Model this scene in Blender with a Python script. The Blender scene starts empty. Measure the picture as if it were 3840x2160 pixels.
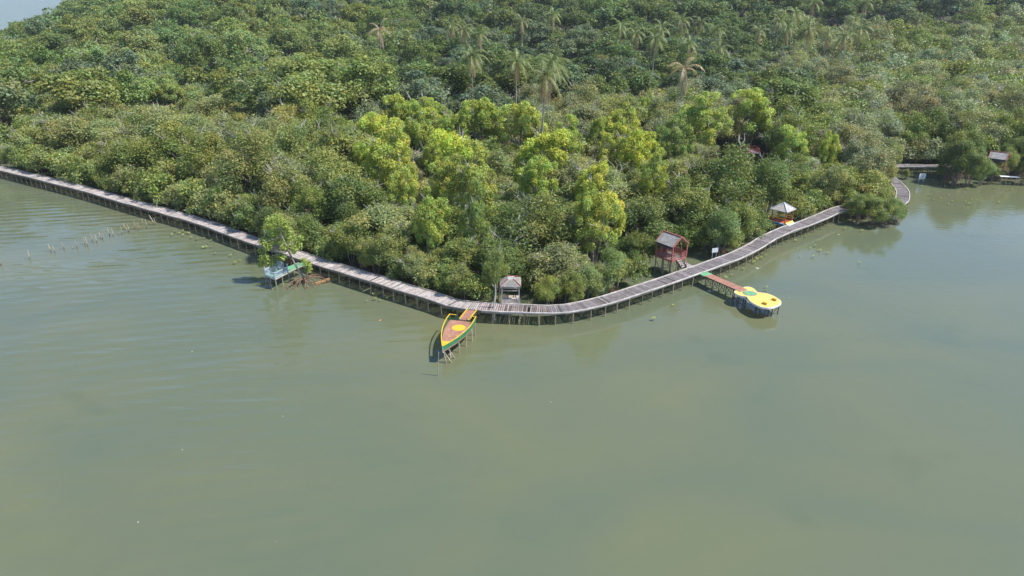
import bpy, math, random
import numpy as np
from mathutils import Vector, Matrix

random.seed(7)
RNG = np.random.default_rng(11)
D2R = math.radians
H = 35.0; TH = D2R(23.6); F = 2560.0
sc = bpy.context.scene
col = sc.collection

# ------------------------------------------------------------------ camera geometry
def ray(px, py):
    a = (px-1920)/F; b = -(py-1080)/F
    return (a, math.cos(TH)+b*math.sin(TH), -math.sin(TH)+b*math.cos(TH))
def P(px, py, z=0.0):
    d = ray(px, py); t = (z-H)/d[2]
    return Vector((d[0]*t, d[1]*t, z))
def PY(px, py, Y):
    d = ray(px, py); t = Y/d[1]
    return Vector((d[0]*t, Y, H+d[2]*t))
def proj(x, y, z):
    dz = z-H
    dep = y*math.cos(TH)-dz*math.sin(TH)
    up = y*math.sin(TH)+dz*math.cos(TH)
    return 1920+F*x/dep, 1080-F*up/dep

# ------------------------------------------------------------------ mesh helpers
class MB:
    def __init__(s): s.v = []; s.f = []; s.t = []
    def face(s, pts, t=None):
        i = len(s.v); s.v += [tuple(p) for p in pts]; s.f.append(tuple(range(i, i+len(pts)))); s.t.append(t or (1, 1, 1))
    def hexa(s, c, t=None):
        i = len(s.v); s.v += [tuple(p) for p in c]
        for q in ((0,3,2,1),(4,5,6,7),(0,1,5,4),(1,2,6,5),(2,3,7,6),(3,0,4,7)):
            s.f.append(tuple(i+k for k in q)); s.t.append(t or (1, 1, 1))
    def box(s, c, size, rz=0.0, t=None):
        c = Vector(c); hx, hy, hz = size[0]/2, size[1]/2, size[2]/2
        ca, sa = math.cos(rz), math.sin(rz); o = []
        for z in (-hz, hz):
            for x, y in ((-hx,-hy),(hx,-hy),(hx,hy),(-hx,hy)):
                o.append(c+Vector((x*ca-y*sa, x*sa+y*ca, z)))
        s.hexa(o, t)
    def beam(s, a, b, w, h=None, t=None, up=None):
        a = Vector(a); b = Vector(b); h = h or w
        d = (b-a).normalized(); u = Vector(up) if up else (Vector((0,0,1)) if abs(d.z) < .9 else Vector((0,1,0)))
        x = d.cross(u).normalized()*w/2; y = x.cross(d).normalized()*h/2
        s.hexa([a-x-y, a+x-y, a+x+y, a-x+y, b-x-y, b+x-y, b+x+y, b-x+y], t)
    def tube(s, pts, rad, n=6, t=None):
        pts = [Vector(p) for p in pts]
        if not hasattr(rad, '__len__'): rad = [rad]*len(pts)
        i0 = len(s.v); ref = Vector((0.31, 0.22, 0.92))
        for k, p in enumerate(pts):
            d = (pts[min(k+1, len(pts)-1)]-pts[max(k-1, 0)])
            d = d.normalized() if d.length > 1e-6 else Vector((0, 0, 1))
            x = d.cross(ref if abs(d.dot(ref)) < .95 else Vector((1, 0, 0))).normalized(); y = d.cross(x)
            for j in range(n):
                a = 2*math.pi*j/n
                s.v.append(tuple(p+(x*math.cos(a)+y*math.sin(a))*rad[k]))
        for k in range(len(pts)-1):
            for j in range(n):
                a = i0+k*n+j; b = i0+k*n+(j+1) % n
                s.f.append((a, b, b+n, a+n)); s.t.append(t or (1, 1, 1))
        s.f.append(tuple(i0+j for j in range(n))[::-1]); s.t.append(t or (1, 1, 1))
        e = i0+(len(pts)-1)*n
        s.f.append(tuple(e+j for j in range(n))); s.t.append(t or (1, 1, 1))
    def prism(s, outline, z0, z1, t=None):
        n = len(outline)
        s.face([(p[0], p[1], z1) for p in outline], t)
        s.face([(p[0], p[1], z0) for p in outline][::-1], t)
        for k in range(n):
            a = outline[k]; b = outline[(k+1) % n]
            s.face([(a[0], a[1], z0), (b[0], b[1], z0), (b[0], b[1], z1), (a[0], a[1], z1)], t)
    def mesh(s, name, off=(0, 0, 0)):
        me = bpy.data.meshes.new(name)
        o = Vector(off)
        me.from_pydata([tuple(Vector(v)-o) for v in s.v], [], s.f)
        at = me.attributes.new('tint', 'FLOAT_COLOR', 'FACE')
        at.data.foreach_set('color', np.array([(*c, 1.0) for c in s.t], dtype=np.float32).ravel())
        me.update(); return me
    def build(s, name, mat, parent=None, off=None):
        if off is None: off = parent.location if parent is not None else (0, 0, 0)
        me = s.mesh(name, off); me.materials.append(mat)
        o = bpy.data.objects.new(name, me); col.objects.link(o)
        if parent is not None: o.parent = parent
        elif off is not None: o.location = off
        return o
def quads_mesh(name, V, T, mat):
    """V: (n,4,3) quads, T: (n,3) tints"""
    n = len(V); me = bpy.data.meshes.new(name)
    me.vertices.add(n*4); me.vertices.foreach_set('co', V.astype(np.float32).ravel())
    me.loops.add(n*4); me.loops.foreach_set('vertex_index', np.arange(n*4, dtype=np.int32))
    me.polygons.add(n); me.polygons.foreach_set('loop_start', np.arange(0, n*4, 4, dtype=np.int32))
    at = me.attributes.new('tint', 'FLOAT_COLOR', 'FACE')
    at.data.foreach_set('color', np.concatenate([T, np.ones((n, 1))], 1).astype(np.float32).ravel())
    me.update(calc_edges=True); me.materials.append(mat)
    return me
def tag(o, label, cat, group=None, kind=None):
    if label: o['label'] = label
    if cat: o['category'] = cat
    if group: o['group'] = group
    if kind: o['kind'] = kind
    return o
def empty(name, loc, label=None, cat=None, group=None, rz=0):
    o = bpy.data.objects.new(name, None); col.objects.link(o)
    o.location = loc; o.rotation_euler = (0, 0, rz); o.empty_display_size = .3
    return tag(o, label, cat, group)

# ------------------------------------------------------------------ materials
def newmat(name):
    m = bpy.data.materials.new(name); m.use_nodes = True; nt = m.node_tree
    for n in list(nt.nodes): nt.nodes.remove(n)
    out = nt.nodes.new('ShaderNodeOutputMaterial')
    b = nt.nodes.new('ShaderNodeBsdfPrincipled'); nt.links.new(b.outputs[0], out.inputs[0])
    return m, nt, b, out
def N(nt, t, **k):
    n = nt.nodes.new(t)
    for a, v in k.items(): setattr(n, a, v)
    return n
def mixc(nt, a, b, fac, mode='MULTIPLY'):
    m = N(nt, 'ShaderNodeMix', data_type='RGBA', blend_type=mode)
    for s, v in ((m.inputs[0], fac), (m.inputs[6], a), (m.inputs[7], b)):
        if hasattr(v, 'links'): nt.links.new(v, s)
        else: s.default_value = v if not isinstance(v, tuple) else (*v, 1)
    return m.outputs[2]
def ramp(nt, src, p0, c0, p1, c1):
    r = N(nt, 'ShaderNodeValToRGB'); nt.links.new(src, r.inputs[0])
    r.color_ramp.elements[0].position = p0; r.color_ramp.elements[0].color = (*c0, 1)
    r.color_ramp.elements[1].position = p1; r.color_ramp.elements[1].color = (*c1, 1)
    return r.outputs[0]
def noise(nt, scale, detail=4, coord='Object', stretch=None, rough=.6):
    tc = N(nt, 'ShaderNodeTexCoord'); v = tc.outputs[coord]
    if stretch:
        mp = N(nt, 'ShaderNodeMapping'); mp.inputs['Scale'].default_value = stretch
        nt.links.new(v, mp.inputs[0]); v = mp.outputs[0]
    n = N(nt, 'ShaderNodeTexNoise'); n.inputs['Scale'].default_value = scale
    n.inputs['Detail'].default_value = detail; n.inputs['Roughness'].default_value = rough
    nt.links.new(v, n.inputs['Vector']); return n.outputs['Fac']
def surf(name, c, rough=.7, dirt=.35, scale=3.0, bump=.2, stretch=None, spec=.3):
    m, nt, b, out = newmat(name)
    at = N(nt, 'ShaderNodeAttribute', attribute_name='tint')
    base = mixc(nt, at.outputs['Color'], c, 1.0)
    nz = noise(nt, scale, 6, stretch=stretch)
    d = ramp(nt, nz, .3, (1-dirt,)*3, .7, (1+dirt*.25,)*3)
    nz2 = noise(nt, scale*.23, 4)
    d2 = ramp(nt, nz2, .35, (1-dirt*.6, 1-dirt*.6, 1-dirt*.7), .65, (1, 1, 1))
    base = mixc(nt, base, d, 1.0); base = mixc(nt, base, d2, 1.0)
    nt.links.new(base, b.inputs['Base Color']); b.inputs['Roughness'].default_value = rough
    b.inputs['Specular IOR Level'].default_value = spec
    bp = N(nt, 'ShaderNodeBump'); bp.inputs['Strength'].default_value = bump; bp.inputs['Distance'].default_value = .02
    nt.links.new(nz, bp.inputs['Height']); nt.links.new(bp.outputs[0], b.inputs['Normal'])
    return m
def leafmat(name, rough=.5, trans=.3):
    m, nt, b, out = newmat(name)
    at = N(nt, 'ShaderNodeAttribute', attribute_name='tint')
    oi = N(nt, 'ShaderNodeObjectInfo')
    c = mixc(nt, at.outputs['Color'], oi.outputs['Color'], 1.0)
    nt.links.new(c, b.inputs['Base Color']); b.inputs['Roughness'].default_value = rough
    b.inputs['Specular IOR Level'].default_value = .35
    tr = N(nt, 'ShaderNodeBsdfTranslucent')
    tc = mixc(nt, c, (1.25, 1.3, .55), 1.0); nt.links.new(tc, tr.inputs[0])
    mx = N(nt, 'ShaderNodeMixShader'); mx.inputs[0].default_value = trans
    nt.links.new(b.outputs[0], mx.inputs[1]); nt.links.new(tr.outputs[0], mx.inputs[2])
    nt.links.new(mx.outputs[0], out.inputs[0])
    return m
M = {}
M['leaf'] = leafmat('foliage')
M['frond'] = leafmat('palm_frond', .45, .2)
M['bark'] = surf('grey_bark', (.34, .30, .26), .9, .5, 2.5, .5)
M['root'] = surf('brown_root', (.31, .205, .15), .9, .5, 4, .4)
M['dead'] = surf('bleached_wood', (.62, .58, .54), .85, .35, 3, .3)
M['palmbark'] = surf('palm_bark', (.42, .38, .33), .9, .3, 5, .4)
M['plank'] = surf('weathered_plank', (.50, .46, .45), .8, .42, 5, .5, (1, 1, 1))
M['beam'] = surf('pale_beam', (.62, .57, .53), .8, .4, 2.2, .3)
M['post'] = surf('timber_post', (.42, .35, .28), .85, .45, 3, .4)
M['darkpost'] = surf('dark_timber', (.13, .10, .08), .85, .4, 3, .4)
M['redwood'] = surf('red_brown_boards', (.44, .225, .165), .7, .26, 4, .2)
M['yellow'] = surf('yellow_paint', (.78, .50, .045), .55, .18, 4, .1)
M['guitar'] = surf('pale_yellow_paint', (.84, .60, .17), .6, .14, 3, .1)
M['ochre'] = surf('ochre_paint', (.50, .29, .02), .6, .2, 5, .1)
M['green'] = surf('green_paint', (.045, .25, .115), .55, .3, 5, .15)
M['palegreen'] = surf('pale_green_paint', (.19, .46, .25), .65, .25, 4, .1)
M['white'] = surf('white_paint', (.80, .80, .80), .5, .15, 3, .1)
M['bluewhite'] = surf('pale_blue_paint', (.60, .68, .82), .6, .3, 5, .1)
M['blue'] = surf('blue_paint', (.12, .30, .55), .5, .2, 5, .1)
M['red'] = surf('coral_red_paint', (.44, .145, .125), .6, .25, 4, .1)
M['darkred'] = surf('dark_red_paint', (.30, .07, .06), .7, .3, 4, .1)
M['orange'] = surf('orange_paint', (.50, .12, .06), .6, .2, 4, .1)
M['shingle'] = surf('grey_shingle', (.46, .44, .42), .85, .45, 3.5, .6, (1, 1, 1))
M['slate'] = surf('dark_grey_board', (.10, .10, .12), .8, .3, 4, .3)
M['log'] = surf('yellow_brown_log', (.48, .29, .13), .8, .3, 2, .3)
M['bamboo'] = surf('dry_bamboo', (.52, .42, .32), .75, .4, 3, .2)
M['black'] = surf('black_paint', (.03, .03, .03), .6, .1, 3, .1)

# ------------------------------------------------------------------ water
def make_water():
    m, nt, b, out = newmat('murky_green_water')
    geo = N(nt, 'ShaderNodeNewGeometry')
    def nz(scale, detail, stretch=(1, 1, 1), rz=0, dist=0):
        mp = N(nt, 'ShaderNodeMapping'); mp.inputs['Scale'].default_value = stretch
        mp.inputs['Rotation'].default_value = (0, 0, rz)
        nt.links.new(geo.outputs['Position'], mp.inputs[0])
        n = N(nt, 'ShaderNodeTexNoise'); n.inputs['Scale'].default_value = scale
        n.inputs['Detail'].default_value = detail; n.inputs['Distortion'].default_value = dist
        nt.links.new(mp.outputs[0], n.inputs['Vector']); return n.outputs['Fac']
    sed = nz(.035, 3, (1, 1.6, 1), .4, .6)
    c = ramp(nt, sed, .38, WATER_A, .66, WATER_B)
    dark = nz(.10, 3, (1, 1.3, 1), 1.1, .3)
    d = ramp(nt, dark, .28, (.90, .93, .93), .38, (1, 1, 1))
    c = mixc(nt, c, d, 1.0)
    nt.links.new(c, b.inputs['Base Color'])
    b.inputs['IOR'].default_value = 1.50
    sy = N(nt, 'ShaderNodeSeparateXYZ'); nt.links.new(geo.outputs['Position'], sy.inputs[0])
    rr_ = N(nt, 'ShaderNodeMapRange'); rr_.inputs['From Min'].default_value = 170; rr_.inputs['From Max'].default_value = 500
    rr_.inputs['To Min'].default_value = .05; rr_.inputs['To Max'].default_value = .3; nt.links.new(sy.outputs[1], rr_.inputs[0]); nt.links.new(rr_.outputs[0], b.inputs['Roughness'])
    # ripple swell (strong on the left, dying to the right) + fine chop
    mp = N(nt, 'ShaderNodeMapping'); mp.inputs['Rotation'].default_value = (0, 0, D2R(-14))
    nt.links.new(geo.outputs['Position'], mp.inputs[0])
    wv = N(nt, 'ShaderNodeTexWave', wave_type='BANDS', bands_direction='Y', wave_profile='SIN')
    wv.inputs['Scale'].default_value = .155; wv.inputs['Distortion'].default_value = 5.5
    wv.inputs['Detail'].default_value = 2.5; wv.inputs['Detail Scale'].default_value = .22
    nt.links.new(mp.outputs[0], wv.inputs['Vector'])
    sx = N(nt, 'ShaderNodeSeparateXYZ'); nt.links.new(geo.outputs['Position'], sx.inputs[0])
    mr = N(nt, 'ShaderNodeMapRange'); mr.inputs['From Min'].default_value = 10; mr.inputs['From Max'].default_value = -24
    mr.inputs['To Min'].default_value = .02; mr.inputs['To Max'].default_value = 1; nt.links.new(sx.outputs[0], mr.inputs[0])
    pm = ramp(nt, nz(.06, 3), .38, (.12,)*3, .62, (1,)*3)
    def mul(a, bb):
        q = N(nt, 'ShaderNodeMath', operation='MULTIPLY')
        for s, v in ((q.inputs[0], a), (q.inputs[1], bb)):
            if hasattr(v, 'links'): nt.links.new(v, s)
            else: s.default_value = v
        return q.outputs[0]
    def add(a, bb):
        q = N(nt, 'ShaderNodeMath', operation='ADD'); nt.links.new(a, q.inputs[0]); nt.links.new(bb, q.inputs[1]); return q.outputs[0]
    band = nz(1.0, 2.5, (.075, .62, 1), D2R(-14), .5); band2 = nz(1.0, 2, (.16, 1.15, 1), D2R(-9), .4)
    sw = add(mul(wv.outputs['Fac'], .38), add(mul(band, 1.5), mul(band2, .5)))
    swell = mul(mul(mul(sw, mr.outputs[0]), pm), .115)
    chop = mul(nz(1.1, 3, (.7, 1.3, 1), .2), .026)
    chop2 = mul(nz(4.5, 2, (1, 1.4, 1)), .005)
    long = mul(nz(.28, 2, (.6, 1.3, 1), .15), .03)
    gust = ramp(nt, nz(.03, 3, (1, 1.8, 1), .3, .5), .4, (.45,)*3, .62, (1.0,)*3)
    h = add(swell, mul(add(add(chop, chop2), long), gust))
    bp = N(nt, 'ShaderNodeBump'); bp.inputs['Strength'].default_value = 1.0; bp.inputs['Distance'].default_value = 1.0
    nt.links.new(h, bp.inputs['Height']); nt.links.new(bp.outputs[0], b.inputs['Normal'])
    mb = MB(); mb.face([(-5000, -600, 0), (5000, -600, 0), (5000, 9000, 0), (-5000, 9000, 0)])
    o = mb.build('water', m); o['kind'] = 'structure'; o['label'] = 'calm murky green sea water around the mangroves'
WATER_A = (.114, .137, .085); WATER_B = (.140, .151, .080)
make_water()

# ------------------------------------------------------------------ boardwalk centreline
near = [(0,641),(285,711),(490,770),(700,828),(975,925),(1300,1030),(1615,1126),(1742,1161),(2000,1175),(2063,1175),(2183,1163),(2360,1117),(2621,1026),(2800,960),(2929,887),(3064,835),(3143,799)]
far = [(0,620),(280,691),(480,741),(690,799),(962,890),(1300,998),(1625,1098),(1750,1132),(2000,1144),(2055,1145),(2187,1130),(2350,1082),(2606,997),(2780,929),(2914,858),(3035,806),(3140,772)]
DZ = 1.55
def nearest_on(pl, q):
    best = None
    for i in range(len(pl)-1):
        a = pl[i].xy; b = pl[i+1].xy; d = b-a; t = max(0, min(1, (q.xy-a).dot(d)/d.length_squared)); p = a+d*t
        e = (q.xy-p).length
        if best is None or e < best[0]: best = (e, p)
    return best[1]
NP = [P(x, y, DZ) for x, y in near]; FP = [P(x, y, DZ) for x, y in far]
ctrl = []
for n in NP[1:-1]:
    f = nearest_on(FP, n); d = (f-n.xy).normalized()
    ctrl.append(n.xy+d*1.05)
f0 = P(0, 630, DZ).xy; ctrl.insert(0, f0); ctrl.insert(0, f0+(f0-ctrl[1])*1.5)
ctrl += [P(x, y, DZ).xy for x, y in [(3147,785),(3215,775),(3290,776),(3345,770),(3378,755),(3386,733),(3381,710),(3360,686),(3340,668),(3318,646),(3325,628),(3353,620.5),(3420,621),(3501,623),(3669,621),(3860,622),(4300,622)]]
def spline(pts, step):
    out = []; n = len(pts)
    for i in range(n-1):
        p0 = pts[max(i-1, 0)]; p1 = pts[i]; p2 = pts[i+1]; p3 = pts[min(i+2, n-1)]
        k = max(2, int((p2-p1).length/.1))
        for j in range(k):
            t = j/k
            out.append(.5*((2*p1)+(p2-p0)*t+(2*p0-5*p1+4*p2-p3)*t*t+(3*p1-p0-3*p2+p3)*t**3))
    out.append(pts[-1])
    res = [out[0]]; acc = 0
    for a, b in zip(out, out[1:]):
        L = (b-a).length; 
        while acc+L >= step:
            r = (step-acc)/max(L, 1e-9); a = a+(b-a)*r; res.append(a.copy()); L = (b-a).length; acc = 0
        acc += L
    return res
CL = spline(ctrl, .24)
CLn = np.array([[p.x, p.y] for p in CL])
def dist_walk(x, y):
    return float(np.sqrt(((CLn-np.array([x, y]))**2).sum(1)).min())
W = 2.1
def normals(pts):
    o = []
    for i in range(len(pts)):
        d = (pts[min(i+2, len(pts)-1)]-pts[max(i-2, 0)]).normalized(); o.append(Vector((-d.y, d.x)))
    return o
NR = normals(CL)
def sag(i): return .045*math.sin(i*.083)+.03*math.sin(i*.21+1)+.02*math.sin(i*.55)
bw = empty('boardwalk', (CL[0].x, CL[0].y, 0), 'long curving grey plank boardwalk on timber stilts along the mangrove edge', 'boardwalk')
mb = MB()
for i, (p, n) in enumerate(zip(CL, NR)):
    x = p.x
    bleach = 1.25 if x < -6 else (1.25-(x+6)/6*.35 if x < 0 else .66)
    g = bleach*random.uniform(.72, 1.15)
    if random.random() < .05: g *= random.uniform(.35, .6)
    if random.random() < .05: g *= 1.25
    t = (g*random.uniform(.98, 1.04), g*.975, g*(random.uniform(.93, 1.0) if x < 4 else random.uniform(1.0, 1.06)))
    if -4 < x < 4: t = (g*1.05, g*.93, g*.93)
    l = random.uniform(-.03, .03); z = DZ-.03+sag(i)*.8+random.uniform(-.010, .010)
    d = Vector((n.y, -n.x)); a = math.atan2(d.y, d.x)+random.uniform(-.012, .012)
    w = .172+random.uniform(-.015, .012)
    if random.random() < .003: continue
    mb.box((p.x+n.x*l, p.y+n.y*l, z), (w, W-.12, .04), a, t)
mb.build('deck', M['plank'], bw)
# edge beams, sheared as long strips
for sgn in (-1, 1):
    mb = MB()
    for i in range(0, len(CL)-8, 8):
        j = min(i+8, len(CL)-1)
        a = CL[i]+NR[i]*sgn*(W/2); b = CL[j]+NR[j]*sgn*(W/2)
        xx = a.x; g = (.62 if xx < -4 else 1.12)*random.uniform(.85, 1.08)
        mb.beam((a.x, a.y, DZ+.02+sag(i)*.8), (b.x, b.y, DZ+.02+sag(j)*.8), .13, .13, (g, g, g))
        a2 = CL[i]+NR[i]*sgn*(W/2-.10); b2 = CL[j]+NR[j]*sgn*(W/2-.10)
        mb.beam((a2.x, a2.y, DZ-.17), (b2.x, b2.y, DZ-.17), .08, .20, (g*.75, g*.7, g*.68))
    mb.build('edge_beam', M['beam'], bw)
# posts and braces
bents = []
i = 3
while i < len(CL)-2:
    bents.append(i); i += random.choice((7, 8, 8, 9))
def near_dist(i): return (CL[i].x**2+CL[i].y**2+H*H)**.5
order = sorted(bents, key=near_dist)
inview = [i for i in order if -20 < proj(CL[i].x, CL[i].y, 0)[0] < 3860]
ind = set(inview[:50])
rest = MB(); restb = MB()
for i in bents:
    p = CL[i]; n = NR[i]
    ends = []
    for s in (-1, 1):
        q = p+n*s*(W/2-.06); lean = Vector((random.uniform(-.06, .06), random.uniform(-.06, .06)))
        r = random.uniform(.055, .08); g = random.uniform(.75, 1.25)
        top = Vector((q.x, q.y, DZ-.06)); bot = Vector((q.x+lean.x, q.y+lean.y, -1.0)); ends.append((top, bot))
        tgt = MB() if i in ind else rest
        tgt.tube([top, (top+bot)/2+Vector((random.uniform(-.02, .02), 0, 0)), bot], [r*.9, r, r], 6, (g, g*.97, g*.92))
        if i in ind: tgt.build('post', M['post'], bw)
    b1 = MB() if i in ind else restb
    b1.beam(ends[0][0]+Vector((0, 0, -.25)), ends[1][1]+Vector((0, 0, .75)), .05, .09, (.45, .42, .4))
    b1.beam(ends[1][0]+Vector((0, 0, -.25)), ends[0][1]+Vector((0, 0, .75)), .05, .09, (.45, .42, .4))
    b1.beam(ends[0][0]+Vector((0, 0, -.18)), ends[1][0]+Vector((0, 0, -.18)), .08, .12, (.5, .48, .45))
    if i in ind: b1.build('cross_brace', M['post'], bw)
o = rest.build('post', M['post'], bw); o['kind'] = 'stuff'
o = restb.build('cross_brace', M['post'], bw); o['kind'] = 'stuff'

# ------------------------------------------------------------------ generic bits
def lerp(a, b, t): return a+(b-a)*t
def planks(mb, a, b, w, z, step=.22, t0=(1, 1, 1), var=.12, along=False, th=.04):
    """deck strip from a to b (2D), width w, planks across (or along)."""
    a = Vector(a[:2]); b = Vector(b[:2]); d = (b-a).normalized(); L = (b-a).length; n = Vector((-d.y, d.x)); ang = math.atan2(d.y, d.x)
    if not along:
        k = max(1, round(L/step))
        for i in range(k):
            p = a+d*(L*(i+.5)/k); g = random.uniform(1-var, 1+var)
            mb.box((p.x, p.y, z-th/2+random.uniform(-.004, .004)), (L/k-.015, w, th), ang, tuple(c*g for c in t0))
    else:
        k = max(1, round(w/step)); m = (a+b)/2
        for i in range(k):
            p = m+n*(w*((i+.5)/k-.5)); g = random.uniform(1-var, 1+var)
            mb.box((p.x, p.y, z-th/2+random.uniform(-.004, .004)), (L, w/k-.015, th), ang, tuple(c*g for c in t0))
def stilts(par, pts, ztop, mat, r=.06, lean=.05, zb=-1.0, name='stilt'):
    for (x, y) in pts:
        mb = MB(); g = random.uniform(.8, 1.3)
        mb.tube([(x, y, ztop), (x+random.uniform(-lean, lean)*.5, y, ztop/2), (x+random.uniform(-lean, lean), y+random.uniform(-lean, lean), zb)], [r, r*1.05, r], 6, (g, g, g))
        mb.build(name, mat, par)

# ------------------------------------------------------------------ boat-shaped platform
def boat():
    S = Vector((-5.40, 67.50)); B = Vector((-7.02, 60.85)); ax = (B-S); L = ax.length; d = ax/L; n = Vector((-d.y, d.x))  # n to the right seen from the camera
    e = empty('boat_platform', (S.x, S.y, 0), 'boat-shaped viewing deck with green hull, yellow gunwale and yellow circle', 'platform')
    prof = [(0, 1.50), (.15, 1.52), (.3, 1.46), (.45, 1.30), (.6, 1.04), (.72, .78), (.84, .47), (.93, .22), (1.0, .02)]
    K = 28; st = []
    for i in range(K+1):
        t = i/K
        for (t0, w0), (t1, w1) in zip(prof, prof[1:]):
            if t0 <= t <= t1+1e-9: w = lerp(w0, w1, (t-t0)/(t1-t0)); break
        st.append((t, w))
    railz = lambda t: 2.25-.40*t+.18*t**4
    botz = lambda t: 1.34-.05*t
    pos = lambda t, s, z: Vector((S.x+d.x*L*t+n.x*s, S.y+d.y*L*t+n.y*s, z))
    dk = MB()
    cols = 19                       # lengthwise boards
    for j in range(cols):
        s0 = -1.5+3.0*j/cols; s1 = s0+3.0/cols-.012; g = random.uniform(.88, 1.08)
        run = []
        for (t, w) in st:
            if t > .86: break
            a = max(s0, -w+.05); b = min(s1, w-.05)
            run.append((t, a, b))
        for r0, r1 in zip(run, run[1:]):
            if r0[2]-r0[1] > .01 and r1[2]-r1[1] > -.02:
                b1 = max(r1[2], r1[1]+.001)
                dk.hexa([pos(r0[0], r0[1], DZ-.04), pos(r0[0], r0[2], DZ-.04), pos(r1[0], b1, DZ-.04), pos(r1[0], r1[1], DZ-.04),
                         pos(r0[0], r0[1], DZ), pos(r0[0], r0[2], DZ), pos(r1[0], b1, DZ), pos(r1[0], r1[1], DZ)], (g, g, g))
    dk.build('deck', M['redwood'], e)
    c = P(1600+670/5.575, 1100+718/5.575, DZ+.006); cm = MB()
    cm.prism([(c.x+.74*math.cos(a), c.y+.74*math.sin(a)) for a in np.linspace(0, 2*math.pi, 49)[:-1]], DZ+.003, DZ+.008)
    cm.build('painted_circle', M['yellow'], e)
    fm = MB()
    for k in range(26):
        q = P(1600+random.choice((random.uniform(440, 560), random.uniform(605, 680)))/5.575, 1100+random.uniform(855, 905)/5.575, DZ+.006)
        fm.box(q, (random.uniform(.03, .12), random.uniform(.02, .06), .004), random.random()*3)
    fm.build('worn_lettering', M['guitar'], e)
    for s in (-1, 1):
        g = MB(); h = MB(); k = MB()
        for (t0, w0), (t1, w1) in zip(st, st[1:]):
            a = pos(t0, s*w0, railz(t0)); b = pos(t1, s*w1, railz(t1))
            g.beam(a, b+(b-a)*.02, .10, .05)
            z0, z1 = railz(t0)-.03, railz(t1)-.03; m0, m1 = botz(t0)+.15, botz(t1)+.15
            if s < 0 and t0 < .8: z0 = z1 = DZ-.02
            in0, in1 = s*(w0-.04), s*(w1-.04)
            h.hexa([pos(t0, s*w0*.97, m0), pos(t1, s*w1*.97, m1), pos(t1, in1*.97, m1), pos(t0, in0*.97, m0),
                    pos(t0, s*w0, z0), pos(t1, s*w1, z1), pos(t1, in1, z1), pos(t0, in0, z0)])
            k.hexa([pos(t0, s*w0*.95, botz(t0)), pos(t1, s*w1*.95, botz(t1)), pos(t1, in1*.95, botz(t1)), pos(t0, in0*.95, botz(t0)),
                    pos(t0, s*(w0*.97+.012), m0), pos(t1, s*(w1*.97+.012), m1), pos(t1, in1*.97, m1), pos(t0, in0*.97, m0)])
        g.build('gunwale', M['yellow'], e); h.build('hull_side', M['green'], e); k.build('hull_stripe', M['redwood'], e)
        r = MB()
        for i in range(0, 22):
            t = .01+i*.038; w = np.interp(t, [x[0] for x in st], [x[1] for x in st])
            r.beam(pos(t, s*(w-.07), DZ), pos(t, s*(w-.06), railz(t)-.03), .035)
        r.build('baluster', M['green'], e)['kind'] = 'stuff'
    bd = MB()
    top = lambda t: railz(t)-.06
    pts = [(t, w) for t, w in st if t >= .82]
    for (t0, w0), (t1, w1) in zip(pts, pts[1:]):
        bd.face([pos(t0, -w0+.02, top(t0)), pos(t1, -w1+.005, top(t1)), pos(t1, w1-.005, top(t1)), pos(t0, w0-.02, top(t0))])
    t0, w0 = pts[0]
    bd.face([pos(t0, -w0+.03, DZ), pos(t0, w0-.03, DZ), pos(t0, w0-.03, top(t0)), pos(t0, -w0+.03, top(t0))])
    bd.build('bow_deck', M['yellow'], e)
    kl = MB(); kl.beam(pos(.80, 0, 1.30), pos(1.0, 0, 1.30), .10, .09); kl.beam(pos(.995, 0, 1.30), pos(1.0, 0, 1.95), .07, .07)
    kl.build('keel', M['white'], e)
    sb = MB(); 
    for s in (-1.35, -.7, 0, .7, 1.35): sb.beam(pos(.01, s, DZ-.11), pos(.72 if abs(s) < 1 else .4, s*.9, DZ-.11), .08, .12)
    sb.build('joist', M['darkpost'], e)
    # stern rails
    for s in (-1, 1):
        y = MB(); y.beam(pos(0, s*1.5, 2.21), pos(-.01, s*.78, 2.17), .09, .05); y.build('stern_rail', M['yellow'], e)
        q = MB(); q.beam(pos(0, s*1.46, 1.68), pos(0, s*.45, 1.66), .05, .12); q.beam(pos(0, s*.45, DZ), pos(0, s*.45, 1.95), .08)
        q.beam(pos(0, s*.80, DZ), pos(0, s*.80, 2.15), .06); q.beam(pos(0, s*1.46, DZ), pos(0, s*1.5, 2.2), .08)
        q.build('stern_panel', M['green'], e)
    # gangway
    A = P(1600+952/5.575, 1100+340/5.575, DZ+.03); Bq = P(1600+775/5.575, 1100+562/5.575, DZ+.01)
    gw = MB(); planks(gw, A, Bq, 1.02, DZ+.035, .15, (1, 1, 1), .12); gw.build('gangway', M['redwood'], e)
    dd = (Bq-A).xy.normalized(); nn = Vector((-dd.y, dd.x))
    for s in (-1, 1):
        y = MB(); a = A.xy+nn*s*.55; b = Bq.xy+nn*s*.55
        y.beam((a.x, a.y, DZ+.08), (b.x, b.y, DZ+.05), .09, .12); y.build('gangway_kerb', M['yellow'], e)
    q = MB(); a = A.xy; b = Bq.xy
    for s in (-.4, .4): q.beam((a.x+nn.x*s, a.y+nn.y*s, DZ-.1), (b.x+nn.x*s, b.y+nn.y*s, DZ-.1), .08, .12)
    q.build('joist', M['darkpost'], e)
    pts = [pos(t, s*w, 0).xy for t, s, w in ((.03, 1, 1.4), (.2, 1, 1.4), (.4, 1, 1.25), (.62, 1, .85), (.03, -1, 1.4), (.3, -1, 1.35), (.6, -1, .85), (.03, 1, .4))]
    stilts(e, pts, 1.42, M['bamboo'], .055, .12)
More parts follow.
